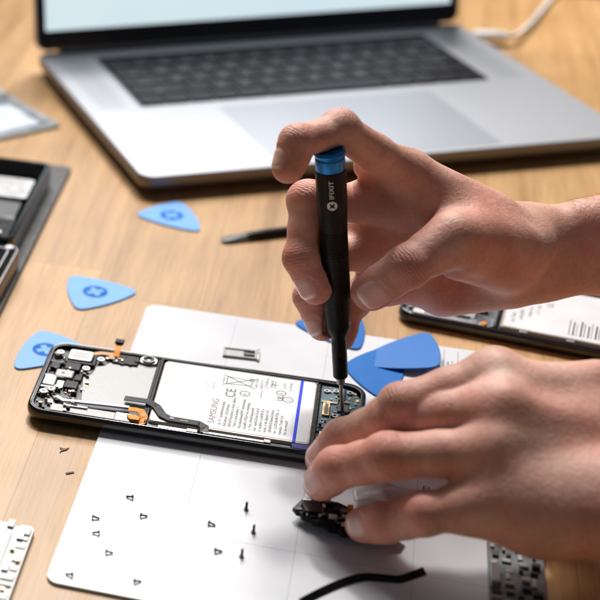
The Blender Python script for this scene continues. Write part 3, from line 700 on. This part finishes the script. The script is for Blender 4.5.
# frame: X=e2 , Y=-e1 , Z=ax
Mx=Matrix((( e2.x,-e1.x,ax.x,TIP.x*S),(e2.y,-e1.y,ax.y,TIP.y*S),(e2.z,-e1.z,ax.z,TIP.z*S),(0,0,0,1)))
sd_.matrix_world=Mx
tag(sd_,'black precision screwdriver with blue end cap held upright in the right hand','screwdriver')
def sv(v):  # height along the shaft for a picture row
    p=atY(331+(v-149)*10/266,v,TIP.y);return (p-TIP).dot(ax)
def lathe(name,prof,mat,parent=sd_,n=48,bev=0):
    m2=MB();m2.loops([[(r*math.cos(2*math.pi*i/n),r*math.sin(2*math.pi*i/n),z) for i in range(n)] for r,z in prof],smooth=True)
    o=obj(name,m2,mat,parent)
    for p in o.data.polygons:
        if len(p.vertices)>4: p.use_smooth=False
    o.data.set_sharp_from_angle(angle=math.radians(32)) if hasattr(o.data,'set_sharp_from_angle') else None
    return o
zc=sv(173.5);zt_=LEN
lathe('end_cap',[(6.6,zc),(6.75,zc+.3),(6.75,zc+5.6),(6.3,zc+6.1),(6.3,zc+6.6),(7.05,zc+7.6),(7.2,zc+8.4),(7.2,zt_-1.4),(6.9,zt_-.5),(6.2,zt_),(5.6,zt_),(5.3,zt_-.4)],'cap')
prof=[(3.4,sv(381)),(3.55,sv(380)),(3.6,sv(345)),(3.75,sv(340)),(5.6,sv(334)),(6.1,sv(329)),(6.35,sv(315)),(6.5,sv(290))]
z1,z2=sv(258),sv(233)
prof+=[(6.45,z1-.6)]
nk=11
for i in range(nk):
    za=z1+(z2-z1)*i/nk;zb=z1+(z2-z1)*(i+.5)/nk;prof+=[(6.45,za),(6.45,za+.4),(6.2,za+.55),(6.2,zb+.35),(6.45,zb+.5)]
prof+=[(6.5,z2+.8),(6.75,sv(215)),(6.95,sv(200)),(6.98,zc-.4),(6.6,zc-.05)]
lathe('handle',prof,'black')
lathe('bit_holder',[(1.6,sv(388.5)),(1.95,sv(388)),(1.95,sv(385)),(2.2,sv(384.5)),(2.2,sv(381.5)),(3.1,sv(381))],'steel',n=6*4)
lathe('bit',[(.25,0),(.8,1.2),(1.0,3.0),(1.05,4.2),(.85,5.2),(.85,sv(389)),(1.5,sv(388))],'brass',n=24)
# print wrapped on the barrel: text runs upward along the shaft
Rr=7.03
zb0=sv(197)
def wrap(zoff,aoff):
    def w(a,b_):
        th=(b_+aoff)/Rr          # letter height goes around
        return (-Rr*math.sin(th),-Rr*math.cos(th),zoff+a)
    return w
m2=MB();m2.text('IFIXIT',0,0,0,2.9,0,warp=wrap(sv(198),-.95),sx=1.3,bold=.02)
# round emblem with a dark cross
cz=sv(204.5);n=40
def wp(a,b_,r=Rr): th=b_/Rr;return (-r*math.sin(th),-r*math.cos(th),cz+a)
for k in range(8):
    x0=-2.35+k*4.7/8;x1=x0+4.7/8
    def half(x): return math.sqrt(max(0,2.36**2-x*x))
    for j in range(6):
        y=lambda x,t:-half(x)+2*half(x)*t
        m2.add([wp(x0,y(x0,j/6)),wp(x1,y(x1,j/6)),wp(x1,y(x1,(j+1)/6)),wp(x0,y(x0,(j+1)/6))],[(0,1,2,3)],0)
for s_ in (1,-1):
    for k in range(6):
        a0=-1.45+2.9*k/6;a1=a0+2.9/6;w=.42
        c=.7071;f=lambda a,b_:wp(c*a-s_*c*b_,s_*c*a+c*b_,Rr+.03)
        m2.add([f(a0,-w),f(a1,-w),f(a1,w),f(a0,w)],[(0,1,2,3)],1)
obj('print',m2,['wlogo','black'],sd_)
# ================================================================== PERSON (both forearms and hands as one skin)
def V(p): return np.array([p[0],p[1],p[2]],np.float32)
def U(u,v,Y): return V(atY(u,v,Y))
def UZ(u,v,z): return V(atz(u,v,z))
class Field:
    def __init__(s,lo,hi,h):
        s.lo=np.array(lo,np.float32);s.h=h;s.n=(np.ceil((np.array(hi)-s.lo)/h)+1).astype(int)
        s.ax=[s.lo[i]+h*np.arange(s.n[i],dtype=np.float32) for i in range(3)]
    def new(s): return np.full(s.n,25.,np.float32)
    def sub(s,a,b,pad):
        lo=np.minimum(a,b)-pad;hi=np.maximum(a,b)+pad
        i0=np.clip(np.floor((lo-s.lo)/s.h).astype(int),0,s.n-1);i1=np.clip(np.ceil((hi-s.lo)/s.h).astype(int)+1,1,s.n)
        return tuple(slice(int(i0[k]),int(i1[k])) for k in range(3))
    def pts(s,sl):
        return (s.ax[0][sl[0]][:,None,None],s.ax[1][sl[1]][None,:,None],s.ax[2][sl[2]][None,None,:])
def smin(a,b,k):
    h=np.maximum(k-np.abs(a-b),0)/k;return np.minimum(a,b)-h*h*k*.25
def cone(fd,D,a,b,ra,rb,k,flat=None,pad=None):
    """tapered capsule blended into D; flat=(dir,factor): distance along dir is multiplied by factor"""
    if flat is not None and flat[1]<1: pass
    sl=fd.sub(a,b,max(ra,rb)*(1.0 if flat is None else max(1,1/flat[1]))+k+5)
    X,Y,Z=fd.pts(sl);ba=b-a;l2=float(ba@ba)+1e-6
    px,py,pz=X-a[0],Y-a[1],Z-a[2]
    t=np.clip((px*ba[0]+py*ba[1]+pz*ba[2])/l2,0,1)
    qx,qy,qz=px-t*ba[0],py-t*ba[1],pz-t*ba[2]
    d2=qx*qx+qy*qy+qz*qz
    if flat is not None:
        n=flat[0];dn=qx*n[0]+qy*n[1]+qz*n[2];d2=d2+dn*dn*(flat[1]**2-1)
    d=np.sqrt(np.maximum(d2,0))-(ra+(rb-ra)*t)
    D[sl]=smin(D[sl],d,k)
def carve(fd,D,a,b,r,depth,k=2.0):
    """shallow groove along a-b"""
    sl=fd.sub(a,b,r*3)
    X,Y,Z=fd.pts(sl);ba=b-a;l2=float(ba@ba)+1e-6
    px,py,pz=X-a[0],Y-a[1],Z-a[2];t=np.clip((px*ba[0]+py*ba[1]+pz*ba[2])/l2,0,1)
    d2=(px-t*ba[0])**2+(py-t*ba[1])**2+(pz-t*ba[2])**2
    D[sl]+=depth*np.exp(-d2/(r*r))
def unit(v): return v/ (np.linalg.norm(v)+1e-9)
NAILS=[];JOINTS=[];TIPS=[]
def finger(fd,palm,P,R,dors,nail=True,nw=5.6,nl=10.5,palmk=8,crease=1.0,flatten=1.06):
    """P: MCP,PIP,DIP,TIP ; R radii ; dors: rough dorsal direction at the tip"""
    D=fd.new();P=[np.array(p,np.float32) for p in P]
    for i in range(len(P)-1):
        a,b=P[i],P[i+1];m=(a+b)/2;t=unit(b-a)
        n=unit(dors[i]-t*float(dors[i]@t)) 
        rm=(R[i]+R[i+1])/2*.955
        if i==0: rm=(R[0]+R[1])/2*.99
        m2=m-n*(.5 if i<len(P)-2 else 0)
        cone(fd,D,a,m2,R[i],rm,3.0,(n,flatten));cone(fd,D,m2,b,rm,R[i+1],3.0,(n,flatten))
        if 0<i: 
            nb=unit(dors[i-1]-unit(P[i]-P[i-1])*float(dors[i-1]@unit(P[i]-P[i-1])))
            kn=unit(n+nb)
            cone(fd,D,P[i]+kn*1.0,P[i]+kn*1.1,R[i]*.93,R[i]*.93,3.0)   # knuckle
            JOINTS.append((P[i],unit(unit(P[i]-P[i-1])+t),kn,R[i],crease*(1.0 if i==1 else .8)))
    t=unit(P[-1]-P[-2]);n=unit(dors[-1]-t*float(dors[-1]@t))
    cone(fd,D,P[-1]-n*1.3-t*4,P[-1]-n*1.0+t*.3,R[-1]*.95,R[-1]*.86,3.5)  # pulp
    TIPS.append((P[-1],R[-1]))
    if nail:
        l=np.cross(t,n);s1=R[-1]*.45;s0=s1-nl
        c=P[-1];NAILS.append((c,t,n,l,s0,s1,nw,R[-1]))
        sl=fd.sub(c-t*12,c+t*9,nw+8);X,Y,Z=fd.pts(sl)
        dx,dy,dz=X-c[0],Y-c[1],Z-c[2]
        s_=dx*t[0]+dy*t[1]+dz*t[2];q_=dx*l[0]+dy*l[1]+dz*l[2];u_=dx*n[0]+dy*n[1]+dz*n[2]
        # rounded rectangle in (s,q)
        sc=(s0+s1)/2;hx,hy,rr=(s1-s0)/2,nw,3.6
        ex=np.maximum(np.abs(s_-sc)-(hx-rr),0);ey=np.maximum(np.abs(q_)-(hy-rr),0);e=np.sqrt(ex*ex+ey*ey)-rr
        up=np.clip((u_-R[-1]*.05)/2.0,0,1)
        W=D[sl]
        W+=up*(.42*np.exp(-((e-.55)/.55)**2) -.32*np.clip(-e/.5,0,1) -.25*np.exp(-((e-2.0)/1.0)**2)*(s_<sc+hx*.4))
    m=smin(palm,D,palmk);return m
def surface_nets(D,lo,h):
    ins=D<0
    nx,ny,nz=D.shape
    cnt=np.zeros((nx-1,ny-1,nz-1),np.int8)
    offs=[(i,j,k) for i in (0,1) for j in (0,1) for k in (0,1)]
    for i,j,k in offs: cnt+=ins[i:nx-1+i,j:ny-1+j,k:nz-1+k]
    act=(cnt>0)&(cnt<8);I=np.argwhere(act)
    idx=np.full(act.shape,-1,np.int64);idx[act]=np.arange(len(I))
    C={o:D[I[:,0]+o[0],I[:,1]+o[1],I[:,2]+o[2]] for o in offs}
    acc=np.zeros((len(I),3),np.float64);num=np.zeros(len(I))
    for a in offs:
        for ax in range(3):
            if a[ax]==0:
                b=list(a);b[ax]=1;b=tuple(b);da,db=C[a],C[b];cr=(da<0)!=(db<0)
                t=np.where(cr,da/np.where(cr,da-db,1),0)
                p=np.array(a,float)[None,:].repeat(len(I),0);p[:,ax]+=t
                acc+=p*cr[:,None];num+=cr
    vert=(I+acc/num[:,None])*h+lo
    F=[]
    for ax in range(3):
        s0=[slice(None)]*3;s1=[slice(None)]*3;s0[ax]=slice(0,-1);s1[ax]=slice(1,None)
        A=ins[tuple(s0)];B=ins[tuple(s1)];E=np.argwhere(A!=B)
        o1,o2=[(1,2),(2,0),(0,1)][ax]
        ok=(E[:,o1]>0)&(E[:,o2]>0)&(E[:,o1]<D.shape[o1]-1)&(E[:,o2]<D.shape[o2]-1);E=E[ok]
        flip=A[tuple(E.T)]
        def cell(d1,d2):
            e=E.copy();e[:,o1]-=d1;e[:,o2]-=d2;return idx[e[:,0],e[:,1],e[:,2]]
        q=np.stack([cell(1,1),cell(0,1),cell(0,0),cell(1,0)],1)
        q[~flip]=q[~flip][:,::-1];F.append(q)
    return vert,np.concatenate(F)
def A3(*v): return np.array(v,np.float32)
HR=.85
# ---------- right hand
ux=A3(1,0,0);uy=A3(0,1,0);uz=A3(0,0,1)
fr_=Field((165,655,15),(470,800,190),HR)
Wr=U(548,260,745)
iM,mM,rM,pM=U(408,178,733),U(402,209,744),U(405,252,752),U(415,287,754)
palm=fr_.new()
fl=(unit(A3(0,1,.25)),1.22)
E_=U(760,266,748);Ef=U(640,254,745)
cone(fr_,palm,Wr,Ef,20.5,25.4,10,(uy,1.18));cone(fr_,palm,Ef,E_,25.2,30,10,(uy,1.1))
cone(fr_,palm,U(585,232,742),U(700,226,744),12,18,8)
cone(fr_,palm,U(369,171,735),U(402,180,736),6,8,5)
cone(fr_,palm,U(372,200,742),U(415,205,742),9,10,8);cone(fr_,palm,U(368,232,750),U(420,238,748),10,11,8);cone(fr_,palm,U(372,262,754),U(420,265,752),10,11,8)      # radius ridge
Wc=U(528,250,742)
cone(fr_,palm,U(522,241,737),iM,10,9.6,9);cone(fr_,palm,U(526,244,745),mM,12,9.5,13)
cone(fr_,palm,U(528,262,750),rM,12.5,9.5,13);cone(fr_,palm,U(530,280,752),pM,13,9.6,13)
cone(fr_,palm,Wc,Wr,17.5,20.5,10,(uy,1.15))
# thumb metacarpal and thenar
tC,tM,tI,tT=U(522,252,722),U(455,244,701),U(408,272,692),U(371,297,696)
cone(fr_,palm,tC,tM,14.5,11.5,12)
cone(fr_,palm,U(505,270,728),U(460,262,708),14,11,10)
cone(fr_,palm,U(490,222,728),U(425,195,728),9,7,12)       # first dorsal interosseus / web
cone(fr_,palm,U(470,232,716),U(430,222,722),8,5,12)
cone(fr_,palm,U(505,285,742),U(445,297,748),14.5,12.5,10)    # hypothenar
carve(fr_,palm,U(533,203,722),U(537,240,716),5,1.6)
carve(fr_,palm,U(440,272,690),U(480,290,700),2.6,.8)
for Yc in (700,706,712,718,724,730,736,742):
    carve(fr_,palm,U(399,182,Yc),U(407,238,Yc),1.3,.55);carve(fr_,palm,U(414,190,Yc),U(417,232,Yc),1.1,.35);carve(fr_,palm,U(380,186,Yc),U(392,240,Yc),1.4,.45)
    if Yc<724: carve(fr_,palm,U(440,282,Yc),U(482,262,Yc),1.3,.45)
dn=A3(0,0,1)
di=[A3(.2,.3,1),A3(-.3,.1,1),A3(-1,-.1,.4)]
iP=[iM,U(341,134,714),U(299,146.5,704),U(289,171,699)]
D=finger(fr_,palm,iP,[9.9,8.9,7.9,7.2],di,nw=5.2,nl=9.5,palmk=9)
dm=[A3(.0,.7,.8),A3(-1,-.1,.3),A3(-1,-.45,.2)]
mP=[mM,U(309,205,724),U(303,262,708),U(315,293,701)]
D2=finger(fr_,palm,mP,[10,9.4,8.7,7.6],dm,nw=5.7,nl=10.5)
dr=[A3(-.1,.9,.3),A3(-1,-.1,.1),A3(-1,-.4,.2)]
rP=[rM,U(320,262,736),U(311,301,719),U(321,331,712)]
D3=finger(fr_,palm,rP,[9.8,8.8,7.9,6.9],dr,nw=5.0,nl=9.5)
pP=[pM,U(362,300,743),U(347,318,728),U(341,343,720)]
D4=finger(fr_,palm,pP,[9.3,8.0,7.2,5.6],[A3(-.2,1,0),A3(-1,.2,0),A3(-1,0,.1)],nw=4.2,nl=8)
tD=[A3(0,-.75,.7),A3(0,-.8,.65),A3(.1,-.85,.45)]
D5=finger(fr_,palm,[tM,tI,tT],[11.2,10.2,9.0],tD[1:],nw=6.6,nl=12,palmk=8,crease=1.4)
D=smin(D,D2,1.2);D=smin(D,D3,1.2);D=smin(D,D4,1.2);D=smin(D,D5,1.5)
# barrel of the screwdriver presses into the pads
sl=(slice(None),)*3;X,Y,Z=fr_.pts(sl);c=V(TIP);a_=V(ax)
px,py,pz=X-c[0],Y-c[1],Z-c[2];t_=px*a_[0]+py*a_[1]+pz*a_[2]
dd=np.sqrt(np.maximum(px*px+py*py+pz*pz-t_*t_,0))-np.where(t_>sv(340),7.25,4.2)
dd=np.maximum(dd,t_-(LEN+.15))
D=np.maximum(D,-dd)
del px,py,pz,t_,dd
vR,fR=surface_nets(D,fr_.lo,HR)
del D,D2,D3,D4,D5,palm
# ---------- left hand
fl_=Field((185,520,2),(500,660,115),HR)
palm=fl_.new()
lI,lMd,lR,lP=UZ(494,380,78),UZ(500,414,74),UZ(492,457,61),UZ(486,507,44)
Wl=UZ(700,490,55)
hN=unit(A3(0,-.5,.87))   # back of the hand looks up and to the viewer
Wl=V((354,586,46));
cone(fl_,palm,Wl,V((480,580,42)),21,27,12,(hN,1.2))
for a,b,ra,rb in ((V((338,599,53)),lI,12,9.6),(V((338,592,51)),lMd,12.5,10.2),(V((338,585,48)),lR,12.5,10),(V((338,577,44)),lP,12.5,9.8)):
    cone(fl_,palm,a,b,ra,rb,12)
cone(fl_,palm,V((335,590,47)),V((285,597,52)),17,15,12,(hN,1.25))
for k_ in (lI,lMd,lR): cone(fl_,palm,k_+hN*.8,k_+hN*.9,8.8,8.8,5)
cone(fl_,palm,lP+hN*.3,lP+hN*.4,8.6,8.6,5)
# tendons
for k_,q_ in ((lI,V((325,602,54))),(lMd,V((325,595,53))),(lR,V((325,587,50)))):
    cone(fl_,palm,k_+hN*8.2,q_+hN*10.5,1.2,1.2,6)
cone(fl_,palm,V((335,606,44)),V((300,636,40)),13,11,12)
cone(fl_,palm,UZ(478,519,38),UZ(540,526,40),9.5,13,9);cone(fl_,palm,UZ(540,526,40),UZ(680,532,48),13,19,14);cone(fl_,palm,UZ(530,495,50),UZ(690,505,52),12,19,14)
for q1,q2 in ((lI,lMd),(lMd,lR),(lR,lP)):
    mm_=(q1+q2)/2;cone(fl_,palm,mm_+A3(4,0,-1),mm_+A3(45,6,-3),9.6,12,9)
hd=A3(-.2,-.45,.85)
LI=finger(fl_,palm,[lI,UZ(400,410,64),UZ(372,438,42),UZ(362,458,24)],[9.8,9.3,8.2,7],[hd,A3(-.7,-.2,.5),A3(-1,-.1,.3)],nw=5)
LM=finger(fl_,palm,[lMd,UZ(388,424,56),UZ(342,443,37),UZ(320,463,24)],[10.2,9.9,8.7,7.4],[hd,A3(-.4,-.5,.8),A3(-.8,-.35,.6)],nw=5.5,palmk=9)
LR_=finger(fl_,palm,[lR,UZ(386,462,50),UZ(336,473,35),UZ(319,487,24)],[10.2,10.3,9.3,8.0],[hd,A3(-.35,-.5,.8),A3(-.85,-.4,.45)],nw=5.6,palmk=9)
LP_=finger(fl_,palm,[lP,UZ(422,520,35),UZ(383,528,24),UZ(361,530,18)],[9.8,9.2,8.6,7.6],[hd,A3(-.3,-.5,.8),A3(-.8,-.6,.3)],nw=4.8,nl=9,palmk=9)
LT=finger(fl_,palm,[V((300,642,42)),V((268,650,30)),V((245,645,18))],[11,9.5,8],[A3(0,1,.5),A3(0,1,.5)],nail=False)
D=smin(LI,LM,1.2);D=smin(D,LR_,1.2);D=smin(D,LP_,1.2);D=smin(D,LT,1.5)
vL,fL=surface_nets(D,fl_.lo,HR)
del D,LI,LM,LR_,LP_,LT,palm
vv=np.concatenate([vR,vL]);ff=np.concatenate([fR,fL+len(vR)])
# one light relaxation to take the grid out
for _ in range(2):
    acc=np.zeros_like(vv);cn_=np.zeros(len(vv))
    for a,b in ((0,1),(1,2),(2,3),(3,0)):
        np.add.at(acc,ff[:,a],vv[ff[:,b]]);np.add.at(cn_,ff[:,a],1);np.add.at(acc,ff[:,b],vv[ff[:,a]]);np.add.at(cn_,ff[:,b],1)
    vv=vv*.6+.4*acc/np.maximum(cn_,1)[:,None]
me=bpy.data.meshes.new('person')
me.vertices.add(len(vv));me.vertices.foreach_set('co',(vv*S).astype(np.float32).ravel())
me.loops.add(len(ff)*4);me.loops.foreach_set('vertex_index',ff.astype(np.int32).ravel())
me.polygons.add(len(ff));me.polygons.foreach_set('loop_start',np.arange(0,len(ff)*4,4,dtype=np.int32))
me.polygons.foreach_set('use_smooth',np.ones(len(ff),bool))
me.update(calc_edges=True);me.validate()
person=bpy.data.objects.new('person',me);col.objects.link(person)
tag(person,'two bare forearms and hands, one gripping the screwdriver and one pinching a black phone part','person')
# attributes: nail mask, flush (redder skin at joints and tips), wrinkle coordinate
nail=np.zeros(len(vv),np.float32);nt_=np.zeros(len(vv),np.float32);red=np.zeros(len(vv),np.float32);cs=np.zeros(len(vv),np.float32);cm=np.zeros(len(vv),np.float32)
for c,t,n,l,s0,s1,nw,R_ in NAILS:
    d=vv-c;s_=d@t;q_=d@l;u_=d@n;sc=(s0+s1)/2;hx,hy,rr=(s1-s0)/2,nw,3.6
    ex=np.maximum(np.abs(s_-sc)-(hx-rr),0);ey=np.maximum(np.abs(q_)-(hy-rr),0);e=np.sqrt(ex*ex+ey*ey)-rr
    m=(u_>R_*.05)&(np.abs(s_)<14)&(np.abs(q_)<9)&(u_<12)
    nail=np.maximum(nail,np.where(m,np.clip(.5-e/.8,0,1),0));nt_=np.maximum(nt_,np.where(m,np.clip((s_-(s1-1.6))/.8,0,1),0))
for p,t,n,R_,k in JOINTS:
    d=vv-p;r2=(d**2).sum(1);s_=d@t;u_=d@n
    mk=k*np.exp(-(s_/(R_*.62))**2)*np.clip(u_/R_+.25,0,1)*np.exp(-r2/(R_*1.9)**2)
    b_=mk>cm;cm=np.where(b_,mk,cm);cs=np.where(b_,s_,cs)
    red=np.maximum(red,.75*np.exp(-((d-n*R_*.6)**2).sum(1)/(R_*1.0)**2))
for p,R_ in TIPS: red=np.maximum(red,.9*np.exp(-((vv-p)**2).sum(1)/(R_*1.35)**2))
for nm,arr in (('nail',nail),('nail_edge',nt_),('flush',red),('wrinkle_s',cs),('wrinkle_m',cm)):
    at_=me.attributes.new(nm,'FLOAT','POINT');at_.data.foreach_set('value',arr.astype(np.float32))
# skin material
m,nt,b=newmat('skin')
def att(nm):
    a=N(nt,'ShaderNodeAttribute',attribute_name=nm);return a.outputs['Fac']
v=tc(nt)
n1=N(nt,'ShaderNodeTexNoise',Scale=55.0,Detail=5.0);L(nt,v,n1.inputs['Vector'])
n2=N(nt,'ShaderNodeTexNoise',Scale=420.0,Detail=3.0);L(nt,v,n2.inputs['Vector'])
base=ramp(nt,n1.outputs[0],[(.3,(.60,.315,.235)),(.55,(.70,.385,.30)),(.75,(.77,.455,.37))])
mott=ramp(nt,n2.outputs[0],[(.35,(.90,.84,.82)),(.6,(1,1,1))]);c1=mixc(nt,.7,base.outputs[0],mott.outputs[0],'MULTIPLY')
n5=N(nt,'ShaderNodeTexNoise',Scale=26.0,Detail=3.0,Distortion=.6);L(nt,v,n5.inputs['Vector'])
pt=ramp(nt,n5.outputs[0],[(.36,(.86,.98,.96)),(.5,(1,1,1)),(.66,(1.0,.84,.80))]);c1=mixc(nt,.9,c1,pt.outputs[0],'MULTIPLY')
c2=mixc(nt,math_('MULTIPLY',att('flush'),.6),c1,(.60,.165,.125))
# wrinkle lines
wn_=N(nt,'ShaderNodeTexNoise',Scale=180.0,Detail=2.0);L(nt,v,wn_.inputs['Vector'])
ph_=math_('ADD',math_('MULTIPLY',att('wrinkle_s'),1.9),math_('MULTIPLY',wn_.outputs[0],8.0))
wv=math_('POWER',math_('ABSOLUTE',math_('COSINE',ph_)),5.0)
wr=math_('MULTIPLY',wv,math_('MULTIPLY',att('wrinkle_m'),.36))
c3=mixc(nt,math_('MULTIPLY',wr,.30),c2,(.34,.12,.08))
nailc=mixc(nt,att('nail_edge'),(.76,.48,.43),(.90,.84,.78))
c4=mixc(nt,att('nail'),c3,nailc)
L(nt,c4,b.inputs['Base Color'])
b.inputs['Subsurface Weight'].default_value=.35;b.inputs['Subsurface Radius'].default_value=(1.0,.35,.2);b.inputs['Subsurface Scale'].default_value=.005
ro=N(nt,'ShaderNodeMapRange');ro.inputs[3].default_value=.50;ro.inputs[4].default_value=.62;L(nt,n2.outputs[0],ro.inputs[0])
rmix=N(nt,'ShaderNodeMix',data_type='FLOAT');L(nt,att('nail'),rmix.inputs[0]);L(nt,ro.outputs[0],rmix.inputs[2]);rmix.inputs[3].default_value=.24;L(nt,rmix.outputs[0],b.inputs['Roughness'])
vo=N(nt,'ShaderNodeTexVoronoi',Scale=950.0,feature='DISTANCE_TO_EDGE');L(nt,v,vo.inputs['Vector'])
vo2=N(nt,'ShaderNodeTexNoise',Scale=260.0,Detail=4.0,Distortion=1.2);L(nt,v,vo2.inputs['Vector'])
notn=math_('SUBTRACT',1.0,att('nail'))
hgt=math_('ADD',math_('MULTIPLY',math_('MINIMUM',vo.outputs['Distance'],.35),.35),math_('MULTIPLY',vo2.outputs[0],1.1))
hgt=math_('SUBTRACT',math_('MULTIPLY',hgt,notn),math_('MULTIPLY',wr,2.2))
bp=N(nt,'ShaderNodeBump',Strength=.8,Distance=.00040);L(nt,hgt,bp.inputs['Height']);L(nt,bp.outputs[0],b.inputs['Normal'])
M['skin']=m;me.materials.append(m)

# fine blond hairs on the upper side of the forearm
hm=MB();hr=random.Random(21);cand=np.where((vR[:,0]>352)&(vR[:,0]<440)&(vR[:,2]>97)&(vR[:,1]<762))[0]
nrm=np.zeros(len(vv)*3,np.float32);me.vertices.foreach_get('normal',nrm) if False else None
for k in range(1300):
    i=int(cand[hr.randrange(len(cand))]);p=Vector(vv[i]);n_=Vector((0,(p.y-745)/24,(p.z-82)/24)).normalized()
    d=(Vector((-.75,hr.uniform(-.5,.3),0))+n_*hr.uniform(.35,.8)).normalized();ln_=hr.uniform(2.5,6.5);pts=[];q=p-n_*.3
    for j in range(5):
        pts.append(q.copy());d=(d-n_*.10+Vector((-.05,0,-.06))).normalized();q=q+d*ln_/4
    hm.tube(pts,[.035,.032,.028,.02,.01],n=3)
M['hair']=plain('blond_hair',(.72,.55,.36),.4)
ho=obj('arm_hair',hm,'hair',person);ho['kind']='stuff'
# ================================================================== CAMERA
cam=bpy.data.cameras.new('camera');co=bpy.data.objects.new('camera',cam);col.objects.link(co);scene.camera=co
co.location=(0,0,H*S)
co.rotation_euler=(Matrix.Rotation(math.pi/2-PITCH,3,'X')@Matrix.Rotation(ROLL*1.0,3,'Z')).to_euler()
cam.sensor_width=36;cam.sensor_fit='HORIZONTAL';cam.lens=F/600*36
cam.shift_x=(300-PX)/600;cam.shift_y=(PY-300)/600
cam.clip_start=.01;cam.clip_end=60
cam.dof.use_dof=True
FP=Vector((215,706,55))
cam.dof.focus_distance=(FP.y*math.cos(PITCH)-(FP.z-H)*math.sin(PITCH))*S
cam.dof.aperture_fstop=cam.lens/11.8   # mm focal / mm aperture
cam.dof.aperture_blades=0
# ================================================================== LIGHT
w=bpy.data.worlds.new('World');scene.world=w;w.use_nodes=True
bg=w.node_tree.nodes['Background'];bg.inputs[0].default_value=(.80,.88,1,1);bg.inputs[1].default_value=.095
def area(name,loc_,tgt,sx,sy,pw,c):
    l=bpy.data.lights.new(name,'AREA');l.shape='RECTANGLE';l.size=sx;l.size_y=sy;l.energy=pw;l.color=c
    o=bpy.data.objects.new(name,l);col.objects.link(o);o.location=loc_
    d=Vector(tgt)-Vector(loc_);o.rotation_euler=d.to_track_quat('-Z','Y').to_euler();return o
area('high_window_light',(.50,3.0,3.4),(.22,.72,0),  .30,.30,92,(1,.955,.89))
area('low_window_light',(.08,2.0,1.38),(.10,.72,0),.98,.88,43,(1,.97,.95))
scene.view_settings.view_transform='Standard';scene.view_settings.look='None';scene.view_settings.exposure=0
scene.cycles.use_denoising=True
